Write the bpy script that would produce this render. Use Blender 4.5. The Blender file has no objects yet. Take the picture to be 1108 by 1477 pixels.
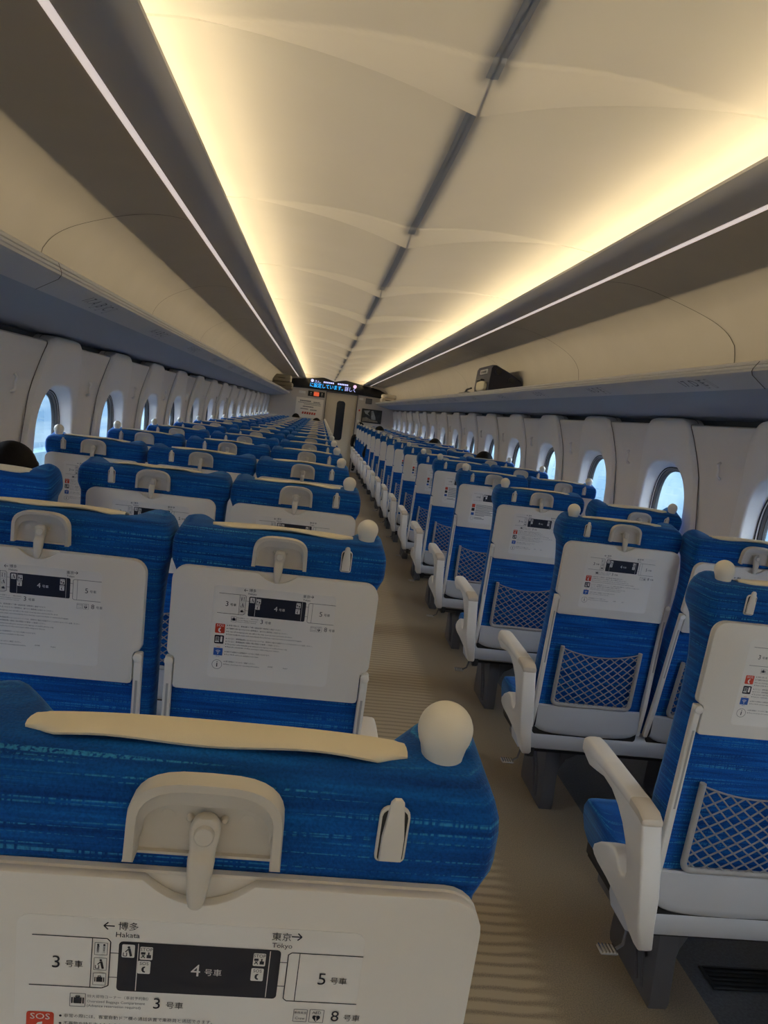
import bpy, bmesh, math, random
from mathutils import Vector, Matrix

random.seed(4)
SC = bpy.context.scene
COL = SC.collection
PI = math.pi

# ------------------------------------------------------------------ camera, world, exposure
CAM = Vector((-0.2755, 0.0, 1.47))
YAW, PITCH, ROLL = math.radians(5.6116), math.radians(-7.0077), math.radians(7.205)
FPX = 1109.08
fw = Vector((math.sin(YAW) * math.cos(PITCH), math.cos(YAW) * math.cos(PITCH), math.sin(PITCH)))
rt0 = Vector((math.cos(YAW), -math.sin(YAW), 0))
up0 = rt0.cross(fw)
rt = rt0 * math.cos(ROLL) + up0 * math.sin(ROLL)
up = up0 * math.cos(ROLL) - rt0 * math.sin(ROLL)
cd = bpy.data.cameras.new('camera')
cam = bpy.data.objects.new('camera', cd)
COL.objects.link(cam)
mw = Matrix((rt, up, -fw)).transposed().to_4x4()
mw.translation = CAM
cam.matrix_world = mw
cd.sensor_fit = 'VERTICAL'
cd.sensor_height = 36.0
cd.lens = FPX / 1477.0 * 36.0
cd.clip_start = 0.02
cd.clip_end = 300
SC.camera = cam

vs = SC.view_settings
vs.view_transform = 'Standard'
vs.look = 'None'
vs.gamma = 1.0
vs.use_curve_mapping = False
vs.exposure = 0.22
SC.cycles.use_denoising = True
SC.cycles.max_bounces = 10
SC.cycles.diffuse_bounces = 6
SC.cycles.transparent_max_bounces = 12
SC.cycles.sample_clamp_indirect = 6.0

COVE = 7.0              # glow of the cove lamp bodies
COVE_W = 2.5            # watts per metre thrown on the ceiling
SPREAD = 80
SLIT = 0.5           # thin rack light
SKY = 9.0

w = bpy.data.worlds.new('sky')
SC.world = w
w.use_nodes = True
wn = w.node_tree.nodes
wl = w.node_tree.links
wn.clear()
wo = wn.new('ShaderNodeOutputWorld')
bg = wn.new('ShaderNodeBackground')
tc = wn.new('ShaderNodeTexCoord')
sx = wn.new('ShaderNodeSeparateXYZ')
cr = wn.new('ShaderNodeValToRGB')
wl.new(tc.outputs['Generated'], sx.inputs[0])
wl.new(sx.outputs['Z'], cr.inputs[0])
cr.color_ramp.elements[0].color = (0.80, 0.89, 1.0, 1)
cr.color_ramp.elements[1].color = (0.72, 0.84, 1.0, 1)
bg.inputs['Strength'].default_value = SKY
wl.new(cr.outputs[0], bg.inputs['Color'])
wl.new(bg.outputs[0], wo.inputs[0])

# ------------------------------------------------------------------ materials
MATS = {}


def mat(name, col, rough=0.5, metal=0.0, noise=0.0, nscale=20.0, bump=0.0, bscale=200.0, emit=None, estr=0.0, spec=0.5):
    m = bpy.data.materials.new(name)
    m.use_nodes = True
    nt = m.node_tree
    b = nt.nodes['Principled BSDF']
    b.inputs['Base Color'].default_value = (*col, 1)
    b.inputs['Roughness'].default_value = rough
    b.inputs['Metallic'].default_value = metal
    b.inputs['Specular IOR Level'].default_value = spec
    t = nt.nodes.new('ShaderNodeTexCoord')
    if noise:
        n = nt.nodes.new('ShaderNodeTexNoise')
        n.inputs['Scale'].default_value = nscale
        n.inputs['Detail'].default_value = 4
        nt.links.new(t.outputs['Object'], n.inputs['Vector'])
        r = nt.nodes.new('ShaderNodeMapRange')
        r.inputs['From Min'].default_value = 0.3
        r.inputs['From Max'].default_value = 0.7
        r.inputs['To Min'].default_value = 1 - noise
        r.inputs['To Max'].default_value = 1 + noise
        nt.links.new(n.outputs['Fac'], r.inputs['Value'])
        mx = nt.nodes.new('ShaderNodeMix')
        mx.data_type = 'RGBA'
        mx.blend_type = 'MULTIPLY'
        mx.inputs['Factor'].default_value = 1
        mx.inputs['A'].default_value = (*col, 1)
        nt.links.new(r.outputs[0], mx.inputs['B'])
        nt.links.new(mx.outputs['Result'], b.inputs['Base Color'])
    if bump:
        n2 = nt.nodes.new('ShaderNodeTexNoise')
        n2.inputs['Scale'].default_value = bscale
        nt.links.new(t.outputs['Object'], n2.inputs['Vector'])
        bp = nt.nodes.new('ShaderNodeBump')
        bp.inputs['Strength'].default_value = bump
        bp.inputs['Distance'].default_value = 0.002
        nt.links.new(n2.outputs['Fac'], bp.inputs['Height'])
        nt.links.new(bp.outputs[0], b.inputs['Normal'])
    if emit:
        b.inputs['Emission Color'].default_value = (*emit, 1)
        b.inputs['Emission Strength'].default_value = estr
    MATS[name] = m
    return m


def fabric_mat():
    m = bpy.data.materials.new('blue_fabric')
    m.use_nodes = True
    nt = m.node_tree
    N, Lk = nt.nodes, nt.links
    b = N['Principled BSDF']
    b.inputs['Roughness'].default_value = 0.85
    b.inputs['Specular IOR Level'].default_value = 0.25
    b.inputs['Sheen Weight'].default_value = 0.35
    b.inputs['Sheen Roughness'].default_value = 0.4
    b.inputs['Sheen Tint'].default_value = (0.3, 0.6, 1.0, 1)
    t = N.new('ShaderNodeTexCoord')

    def noise(scale, vec, detail=2.0):
        mp = N.new('ShaderNodeMapping')
        mp.inputs['Scale'].default_value = vec
        Lk.new(t.outputs['Object'], mp.inputs['Vector'])
        n = N.new('ShaderNodeTexNoise')
        n.inputs['Scale'].default_value = scale
        n.inputs['Detail'].default_value = detail
        Lk.new(mp.outputs[0], n.inputs['Vector'])
        return n.outputs['Fac']

    def ramp(src, stops):
        r = N.new('ShaderNodeValToRGB')
        e = r.color_ramp.elements
        while len(e) < len(stops):
            e.new(0.5)
        for k, (p, c) in enumerate(stops):
            e[k].position = p
            e[k].color = c if len(c) == 4 else (*c, 1)
        Lk.new(src, r.inputs[0])
        return r.outputs[0]

    def mix(f, a, bb, mode='MIX'):
        x = N.new('ShaderNodeMix')
        x.data_type = 'RGBA'
        x.blend_type = mode
        for nm, v in (('Factor', f), ('A', a), ('B', bb)):
            if hasattr(v, 'is_output'):
                Lk.new(v, x.inputs[nm])
            elif nm == 'Factor':
                x.inputs[nm].default_value = v
            else:
                x.inputs[nm].default_value = (*v, 1)
        return x.outputs['Result']

    base = ramp(noise(1.0, (6, 6, 150), 3), [(0.3, (0.001, 0.045, 0.24)), (0.5, (0.001, 0.075, 0.35)), (0.7, (0.002, 0.125, 0.50))])
    # long pale horizontal dashes
    d1 = ramp(noise(1.0, (3.5, 3.5, 400), 2), [(0.585, (0, 0, 0)), (0.66, (1, 1, 1))])
    d2 = ramp(noise(1.0, (330, 330, 30), 1), [(0.40, (0, 0, 0)), (0.52, (1, 1, 1))])
    dash = mix(1.0, d1, d2, 'MULTIPLY')
    c1 = mix(dash, base, (0.03, 0.25, 0.55))
    # weave
    wv = noise(1.0, (420, 420, 420), 1)
    c2 = mix(0.35, c1, ramp(wv, [(0.3, (0.35, 0.35, 0.35)), (0.65, (1.25, 1.25, 1.25))]), 'MULTIPLY')
    Lk.new(c2, b.inputs['Base Color'])
    bp = N.new('ShaderNodeBump')
    bp.inputs['Strength'].default_value = 0.35
    bp.inputs['Distance'].default_value = 0.0015
    Lk.new(wv, bp.inputs['Height'])
    Lk.new(bp.outputs[0], b.inputs['Normal'])
    MATS['fabric'] = m


def floor_mat():
    m = bpy.data.materials.new('aisle_flooring')
    m.use_nodes = True
    nt = m.node_tree
    N, Lk = nt.nodes, nt.links
    b = N['Principled BSDF']
    b.inputs['Roughness'].default_value = 0.42
    b.inputs['Specular IOR Level'].default_value = 0.35
    t = N.new('ShaderNodeTexCoord')
    wv = N.new('ShaderNodeTexWave')
    wv.wave_type = 'BANDS'
    wv.bands_direction = 'Y'
    wv.inputs['Scale'].default_value = 7.0
    wv.inputs['Distortion'].default_value = 2.2
    wv.inputs['Detail'].default_value = 1.5
    wv.inputs['Detail Scale'].default_value = 0.8
    Lk.new(t.outputs['Object'], wv.inputs['Vector'])
    sxx = N.new('ShaderNodeSeparateXYZ')
    Lk.new(t.outputs['Object'], sxx.inputs[0])
    # pattern mask: only the aisle strip carries the ripples
    mr = N.new('ShaderNodeMapRange')
    mr.interpolation_type = 'SMOOTHSTEP'
    mr.inputs['From Min'].default_value = 0.55
    mr.inputs['From Max'].default_value = 0.40
    Lk.new(sxx.outputs['X'], mr.inputs['Value'])
    n = N.new('ShaderNodeTexNoise')
    n.inputs['Scale'].default_value = 260
    Lk.new(t.outputs['Object'], n.inputs['Vector'])
    mul = N.new('ShaderNodeMath')
    mul.operation = 'MULTIPLY'
    Lk.new(wv.outputs['Fac'], mul.inputs[0])
    Lk.new(mr.outputs[0], mul.inputs[1])
    add = N.new('ShaderNodeMath')
    add.operation = 'MULTIPLY_ADD'
    Lk.new(n.outputs['Fac'], add.inputs[0])
    add.inputs[1].default_value = 0.9
    Lk.new(mul.outputs[0], add.inputs[2])
    r = N.new('ShaderNodeValToRGB')
    r.color_ramp.elements[0].position = 0.25
    r.color_ramp.elements[0].color = (0.20, 0.165, 0.12, 1)
    r.color_ramp.elements[1].position = 1.25 / 1.4
    r.color_ramp.elements[1].color = (0.46, 0.38, 0.26, 1)
    Lk.new(add.outputs[0], r.inputs[0])
    Lk.new(r.outputs[0], b.inputs['Base Color'])
    bp = N.new('ShaderNodeBump')
    bp.inputs['Strength'].default_value = 0.25
    bp.inputs['Distance'].default_value = 0.002
    Lk.new(n.outputs['Fac'], bp.inputs['Height'])
    Lk.new(bp.outputs[0], b.inputs['Normal'])
    MATS['floor'] = m


def glass_mat():
    m = bpy.data.materials.new('window_glass')
    m.use_nodes = True
    nt = m.node_tree
    N, Lk = nt.nodes, nt.links
    N.clear()
    o = N.new('ShaderNodeOutputMaterial')
    mx = N.new('ShaderNodeMixShader')
    tr = N.new('ShaderNodeBsdfTransparent')
    tr.inputs[0].default_value = (0.90, 0.95, 0.98, 1)
    gl = N.new('ShaderNodeBsdfGlossy')
    gl.inputs['Roughness'].default_value = 0.03
    fr = N.new('ShaderNodeLayerWeight')
    pw = N.new('ShaderNodeMath')
    pw.operation = 'POWER'
    pw.inputs[1].default_value = 5.0
    Lk.new(fr.outputs['Facing'], pw.inputs[0])
    ma = N.new('ShaderNodeMath')
    ma.operation = 'MULTIPLY_ADD'
    ma.inputs[1].default_value = 0.6
    ma.inputs[2].default_value = 0.05
    Lk.new(pw.outputs[0], ma.inputs[0])
    Lk.new(ma.outputs[0], mx.inputs[0])
    Lk.new(tr.outputs[0], mx.inputs[1])
    Lk.new(gl.outputs[0], mx.inputs[2])
    Lk.new(mx.outputs[0], o.inputs[0])
    MATS['glass'] = m


fabric_mat()
floor_mat()
glass_mat()
mat('ceiling', (0.66, 0.63, 0.58), 0.6, noise=0.02, nscale=3)
mat('ceiling_groove', (0.36, 0.38, 0.42), 0.6)
mat('cove_lamp', (0.9, 0.85, 0.7), 0.5, emit=(1.0, 0.82, 0.52), estr=COVE)
mat('side_panel', (0.46, 0.45, 0.45), 0.45, spec=0.4)
mat('slit', (0.85, 0.80, 0.76), 0.4, emit=(1.0, 0.86, 0.80), estr=SLIT)
mat('rack_back', (0.46, 0.43, 0.385), 0.5, noise=0.03, nscale=4)
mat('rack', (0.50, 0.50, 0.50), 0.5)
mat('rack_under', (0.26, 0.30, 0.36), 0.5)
mat('seam', (0.10, 0.09, 0.08), 0.8)
mat('wall', (0.85, 0.82, 0.79), 0.45, noise=0.02, nscale=5)
mat('wall_panel', (0.86, 0.84, 0.82), 0.42)
mat('gap_shade', (0.10, 0.11, 0.13), 0.8)
mat('win_frame', (0.22, 0.23, 0.25), 0.35, metal=0.4)
mat('gasket_gap_shade', (0.02, 0.02, 0.022), 0.6)  # black window rubber, also the painted shade in seat gaps
mat('plastic', (0.80, 0.765, 0.71), 0.38, bump=0.05, bscale=900)
mat('plastic_dark', (0.66, 0.615, 0.545), 0.4)
mat('plastic_cool', (0.52, 0.53, 0.56), 0.4)
mat('knob', (0.88, 0.83, 0.72), 0.42, bump=0.04, bscale=1200)
mat('arm_pad', (0.84, 0.80, 0.74), 0.42)
mat('arm_worn', (0.64, 0.57, 0.47), 0.42)
mat('cloth', (0.90, 0.80, 0.60), 0.9, bump=0.3, bscale=1500)
mat('steel', (0.42, 0.42, 0.43), 0.35, metal=0.6)
mat('net', (0.27, 0.27, 0.29), 0.6)
mat('net_frame', (0.40, 0.39, 0.38), 0.5)
mat('pedestal', (0.10, 0.10, 0.11), 0.45)
mat('pedestal_dark', (0.02, 0.02, 0.022), 0.6)
mat('chrome', (0.7, 0.7, 0.7), 0.2, metal=1.0)
mat('sticker', (0.825, 0.80, 0.76), 0.3)
mat('ink', (0.015, 0.017, 0.03), 0.4)
mat('ink_grey', (0.16, 0.16, 0.17), 0.5)
mat('paper_white', (0.80, 0.79, 0.76), 0.4)
mat('red', (0.62, 0.06, 0.03), 0.4)
mat('blue', (0.02, 0.10, 0.42), 0.4)
mat('end_wall', (0.62, 0.58, 0.53), 0.5, noise=0.03, nscale=3)
mat('door', (0.70, 0.63, 0.50), 0.45)
mat('door_glass', (0.012, 0.016, 0.03), 0.08)
mat('band', (0.008, 0.008, 0.009), 0.3)
mat('led_cyan', (0, 0, 0), 0.5, emit=(0.02, 0.42, 1.0), estr=1.6)
mat('led_white', (0, 0, 0), 0.5, emit=(0.50, 0.52, 1.0), estr=1.3)
mat('led_pink', (0, 0, 0), 0.5, emit=(1.0, 0.55, 0.75), estr=1.0)
mat('lamp_red', (0.3, 0.02, 0.01), 0.5, emit=(1.0, 0.16, 0.06), estr=0.5)
mat('poster', (0.92, 0.87, 0.78), 0.6)
mat('picture_dark', (0.03, 0.035, 0.035), 0.3, noise=0.5, nscale=9)
mat('picture_pale', (0.35, 0.38, 0.38), 0.3, noise=0.3, nscale=14)
mat('picture_sand', (0.28, 0.25, 0.19), 0.3, noise=0.3, nscale=18)
mat('case_black', (0.012, 0.013, 0.018), 0.35)
mat('case_navy', (0.015, 0.018, 0.04), 0.5)
mat('case_olive', (0.20, 0.18, 0.14), 0.6)
mat('case_dark', (0.05, 0.045, 0.04), 0.7)
mat('bag_cream', (0.72, 0.66, 0.48), 0.6)
mat('bag_white', (0.70, 0.64, 0.54), 0.7)
mat('skin', (0.50, 0.31, 0.22), 0.55)
mat('hair', (0.006, 0.0045, 0.004), 0.7, noise=0.3, nscale=60, spec=0.2)
mat('jacket_black', (0.012, 0.012, 0.014), 0.8)
mat('jacket_grey', (0.10, 0.10, 0.12), 0.8)
mat('trousers', (0.02, 0.025, 0.04), 0.8)
mat('vinyl', (0.075, 0.085, 0.10), 0.32, noise=0.3, nscale=120, bump=0.3, bscale=260)
mat('grille', (0.02, 0.025, 0.03), 0.4, metal=0.5)


def ext_mat(name, c1, c2, axis_scale):
    m = mat(name, c1, 0.9)
    nt = m.node_tree
    b = nt.nodes['Principled BSDF']
    t = nt.nodes['Texture Coordinate'] if 'Texture Coordinate' in nt.nodes else nt.nodes.new('ShaderNodeTexCoord')
    mp = nt.nodes.new('ShaderNodeMapping')
    mp.inputs['Scale'].default_value = axis_scale
    n = nt.nodes.new('ShaderNodeTexNoise')
    n.inputs['Scale'].default_value = 1
    n.inputs['Detail'].default_value = 3
    r = nt.nodes.new('ShaderNodeValToRGB')
    r.color_ramp.elements[0].position = 0.4
    r.color_ramp.elements[0].color = (*c1, 1)
    r.color_ramp.elements[1].position = 0.6
    r.color_ramp.elements[1].color = (*c2, 1)
    nt.links.new(t.outputs['Object'], mp.inputs[0])
    nt.links.new(mp.outputs[0], n.inputs['Vector'])
    nt.links.new(n.outputs['Fac'], r.inputs[0])
    nt.links.new(r.outputs[0], b.inputs['Base Color'])


ext_mat('ext_wall', (0.080, 0.150, 0.215), (0.19, 0.25, 0.28), (0.05, 0.15, 5.0))
ext_mat('ext_slab', (0.105, 0.185, 0.245), (0.20, 0.27, 0.29), (0.3, 0.5, 0.9))
ext_mat('ext_ground', (0.06, 0.085, 0.10), (0.09, 0.115, 0.13), (0.4, 0.1, 1))
ext_mat('ext_green', (0.05, 0.12, 0.03), (0.12, 0.21, 0.06), (3, 3, 3))


# ------------------------------------------------------------------ mesh builder
class MB:
    def __init__(self):
        self.v, self.f, self.mi, self.mats = [], [], [], []

    def m(self, name):
        if name not in self.mats:
            self.mats.append(name)
        return self.mats.index(name)

    def add(self, verts, faces, mname):
        o = len(self.v)
        k = self.m(mname)
        self.v += [tuple(x) for x in verts]
        for f in faces:
            self.f.append([o + i for i in f])
            self.mi.append(k)
        return self

    def box(self, x0, x1, y0, y1, z0, z1, mname, bev=0.0, seg=2):
        bm = bmesh.new()
        bmesh.ops.create_cube(bm, size=1)
        for v in bm.verts:
            v.co = ((x0 + x1) / 2 + v.co.x * (x1 - x0), (y0 + y1) / 2 + v.co.y * (y1 - y0), (z0 + z1) / 2 + v.co.z * (z1 - z0))
        if bev:
            bmesh.ops.bevel(bm, geom=bm.edges[:], offset=bev, segments=seg, profile=0.5, affect='EDGES')
        return self.bm(bm, mname)

    def bm(self, bm, mname):
        bm.verts.index_update()
        self.add([v.co[:] for v in bm.verts], [[v.index for v in f.verts] for f in bm.faces], mname)
        bm.free()
        return self

    def prism(self, pts, fn, t0, t1, mname, bev=0.0, seg=2):
        """pts: 2-D outline; fn(a, b, t) -> 3-D"""
        bm = bmesh.new()
        n = len(pts)
        A = [bm.verts.new(fn(a, b, t0)) for a, b in pts]
        B = [bm.verts.new(fn(a, b, t1)) for a, b in pts]
        f0 = bm.faces.new(A)
        f1 = bm.faces.new(B[::-1])
        for i in range(n):
            bm.faces.new((A[i], B[i], B[(i + 1) % n], A[(i + 1) % n]))
        bmesh.ops.recalc_face_normals(bm, faces=bm.faces[:])
        if bev:
            ed = [e for e in bm.edges if len(e.link_faces) == 2 and ((e.link_faces[0] in (f0, f1)) != (e.link_faces[1] in (f0, f1)))]
            bmesh.ops.bevel(bm, geom=ed, offset=bev, segments=seg, profile=0.5, affect='EDGES')
        return self.bm(bm, mname)

    def loft(self, loops, mname, cap0=False, cap1=False, closed=True):
        n = len(loops[0])
        vs_, fs = [], []
        for lp in loops:
            vs_ += lp
        for k in range(len(loops) - 1):
            for i in range(n if closed else n - 1):
                j = (i + 1) % n
                fs.append([k * n + i, k * n + j, (k + 1) * n + j, (k + 1) * n + i])
        if cap0:
            fs.append(list(range(n))[::-1])
        if cap1:
            fs.append([(len(loops) - 1) * n + i for i in range(n)])
        return self.add(vs_, fs, mname)

    def tube(self, path, r, mname, n=8, cap=True):
        P = [Vector(p) for p in path]
        loops = []
        prev = None
        for i, p in enumerate(P):
            d = (P[min(i + 1, len(P) - 1)] - P[max(i - 1, 0)]).normalized()
            if prev is None:
                a = Vector((0, 0, 1)) if abs(d.z) < 0.9 else Vector((1, 0, 0))
                u = d.cross(a).normalized()
            else:
                u = (prev - d * prev.dot(d)).normalized()
            prev = u
            q = d.cross(u)
            rr = r[i] if isinstance(r, (list, tuple)) else r
            loops.append([tuple(p + (u * math.cos(2 * PI * k / n) + q * math.sin(2 * PI * k / n)) * rr) for k in range(n)])
        return self.loft(loops, mname, cap, cap)

    def lathe(self, prof, c, mname, n=24, axis='Z'):
        """prof: (r, h) list"""
        loops = []
        for r, h in prof:
            lp = []
            for k in range(n):
                a = 2 * PI * k / n
                if axis == 'Z':
                    lp.append((c[0] + r * math.cos(a), c[1] + r * math.sin(a), c[2] + h))
                elif axis == 'Y':
                    lp.append((c[0] + r * math.cos(a), c[1] - h, c[2] + r * math.sin(a)))
                else:
                    lp.append((c[0] + h, c[1] + r * math.cos(a), c[2] + r * math.sin(a)))
            loops.append(lp)
        return self.loft(loops, mname, True, True)

    def text(self, body, size, fn, mname, align='LEFT', res=2, sx_=1.0):
        cu = bpy.data.curves.new('tmp_text', 'FONT')
        cu.body = body
        cu.size = size
        cu.align_x = align
        cu.align_y = 'CENTER'
        cu.resolution_u = res
        o = bpy.data.objects.new('tmp_text', cu)
        COL.objects.link(o)
        dg = bpy.context.evaluated_depsgraph_get()
        me = bpy.data.meshes.new_from_object(o.evaluated_get(dg))
        self.add([fn(v.co.x * sx_, v.co.y) for v in me.vertices], [list(p.vertices) for p in me.polygons], mname)
        bpy.data.objects.remove(o)
        bpy.data.curves.remove(cu)
        bpy.data.meshes.remove(me)
        return self

    def mesh(self, name, smooth=35.0):
        me = bpy.data.meshes.new(name)
        me.from_pydata(self.v, [], self.f)
        for n in self.mats:
            me.materials.append(MATS[n])
        me.polygons.foreach_set('material_index', self.mi)
        bm = bmesh.new()
        bm.from_mesh(me)
        bmesh.ops.recalc_face_normals(bm, faces=bm.faces[:])
        bm.to_mesh(me)
        bm.free()
        if smooth:
            me.polygons.foreach_set('use_smooth', [True] * len(me.polygons))
            me.set_sharp_from_angle(angle=math.radians(smooth))
        me.update()
        return me

    def build(self, name, parent=None, loc=(0, 0, 0), smooth=35.0):
        o = bpy.data.objects.new(name, self.mesh(name, smooth))
        COL.objects.link(o)
        if parent:
            o.parent = parent
        o.location = loc
        return o


def tag(o, label=None, cat=None, group=None, kind=None):
    if label:
        o['label'] = label
    if cat:
        o['category'] = cat
    if group:
        o['group'] = group
    if kind:
        o['kind'] = kind
    return o


def empty(name, loc=(0, 0, 0)):
    o = bpy.data.objects.new(name, None)
    COL.objects.link(o)
    o.location = loc
    o.empty_display_size = 0.1
    return o


def copy_tree(o, parent=None, skip=()):
    c = o.copy()
    COL.objects.link(c)
    if parent:
        c.parent = parent
    for ch in list(o.children):
        if ch.name.split('.')[0] in skip:
            continue
        copy_tree(ch, c, skip)
    return c


def interp(tab, x):
    if x <= tab[0][0]:
        return tab[0][1]
    for (a, b), (c, d) in zip(tab, tab[1:]):
        if x <= c:
            t = (x - a) / (c - a)
            t = t * t * (3 - 2 * t) * 0.5 + t * 0.5
            return b + (d - b) * t
    return tab[-1][1]


def sstep(a, b, x):
    t = max(0.0, min(1.0, (x - a) / (b - a)))
    return t * t * (3 - 2 * t)


def rrect(x0, x1, y0, y1, r, n=5):
    if not isinstance(r, (list, tuple)):
        r = [r] * 4
    out = []
    for (cx, cy, a0, q) in ((x1 - r[0], y1 - r[0], 0, r[0]), (x0 + r[1], y1 - r[1], 90, r[1]), (x0 + r[2], y0 + r[2], 180, r[2]), (x1 - r[3], y0 + r[3], 270, r[3])):
        for k in range(n + 1):
            a = math.radians(a0 + 90 * k / n)
            out.append((cx + q * math.cos(a), cy + q * math.sin(a)))
    return out


# ------------------------------------------------------------------ the car body
Y0, YE = -8.0, 19.2          # car interior from behind the camera to the far bulkhead
PITCHY = 1.04
ROW0 = 0.592                 # grab knob of the first row
WIN0 = 2.815                  # centre of one window bay
bays = [WIN0 + PITCHY * k for k in range(-10, 16)]

# floor
f = MB()
f.add([(-0.20, Y0, 0), (0.66, Y0, 0), (0.66, YE, 0), (-0.20, YE, 0)], [[0, 1, 2, 3]], 'floor')
f.add([(0.66, Y0, 0), (0.95, Y0, 0), (0.95, YE, 0), (0.66, YE, 0)], [[0, 1, 2, 3]], 'floor')
f.add([(-1.70, Y0, 0), (-0.20, Y0, 0), (-0.20, YE, 0), (-1.70, YE, 0)], [[0, 1, 2, 3]], 'floor')
f.add([(0.95, Y0, 0), (1.70, Y0, 0), (1.70, YE, 0), (0.95, YE, 0)], [[0, 1, 2, 3]], 'vinyl')
f.add([(-1.70, Y0, -0.06), (1.70, Y0, -0.06), (1.70, YE, -0.06), (-1.70, YE, -0.06)], [[3, 2, 1, 0]], 'vinyl')
flo = tag(f.build('floor', smooth=0), 'brown rippled aisle flooring with dark glossy strips under the seats', 'floor', kind='structure')

# ceiling
JOINTS = [1.81 + 1.44 * k for k in range(-6, 13)]
XH = 0.86


def ceil_z(x, y):
    ax = abs(x)
    z = 2.186 + 0.086 * (1 - math.exp(-(ax / 0.27) ** 1.15)) - 0.02 * sstep(0.62, XH, ax)
    groove = 0.005 * math.exp(-(ax / 0.022) ** 2)
    for j in JOINTS:
        if j - 0.7 < y < j + 0.7:
            c = max(0.0, 1 - ax / 0.66) ** 1.15
            z += 0.014 * c * math.exp(-((y - j) / 0.22) ** 2)
            wdt = 0.20 * c + 0.002
            if j - wdt < y <= j:
                t = (y - (j - wdt)) / wdt
                z -= 0.036 * c * t ** 1.4 + 0.0035 * math.sqrt(c)
                groove *= max(0.0, 1 - c * sstep(0.35, 0.6, t) * 1.1)
            elif j < y <= j + 0.012:
                z += 0.004
    return z + groove


xs = []
for k in range(-44, 45):
    s = k / 44
    xs.append(XH * (abs(s) ** 1.35) * (1 if s >= 0 else -1))
ys = []
y = Y0
while y < YE:
    ys.append(y)
    y += 0.16
for j in JOINTS:
    for d in [-0.24 + 0.008 * i for i in range(30)] + [0, 0.003, 0.010, 0.013]:
        if Y0 < j + d < YE:
            ys.append(j + d)
ys = sorted(set(round(q, 4) for q in ys)) + [YE]
c = MB()
nx = len(xs)
V = [(x, y, ceil_z(x, y)) for y in ys for x in xs]
FA, FB = [], []
for a in range(len(ys) - 1):
    for b in range(nx - 1):
        face = [a * nx + b, a * nx + b + 1, (a + 1) * nx + b + 1, (a + 1) * nx + b]
        xm = (xs[b] + xs[b + 1]) / 2
        ym = (ys[a] + ys[a + 1]) / 2
        inw = any(j - 0.13 < ym < j for j in JOINTS)
        (FB if abs(xm) < 0.010 and not inw else FA).append(face)
c.add(V, FA, 'ceiling')
c.add(V, FB, 'ceiling_groove')
me_ceil = c
cei = tag(c.build('ceiling', smooth=50), 'cream ceiling of long curved panels with a dark centre groove', 'ceiling', kind='structure')
# outer roof skin keeps daylight out above the ceiling
r_ = MB()
r_.box(-1.72, 1.72, Y0, YE + 0.1, 2.42, 2.46, 'side_panel')
tag(r_.build('roof_shell', smooth=0), 'plain outer roof skin above the ceiling panels', 'roof', kind='structure')


def sidewise(s, pts):
    return [(s * a, b) for a, b in pts]


def ext_y(mb, prof, mname, y0=Y0, y1=YE, step=1.04):
    n = max(1, int((y1 - y0) / step))
    loops = [[(a, y0 + (y1 - y0) * k / n, b) for a, b in prof] for k in range(n + 1)]
    mb.loft(loops, mname, closed=False)


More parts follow.
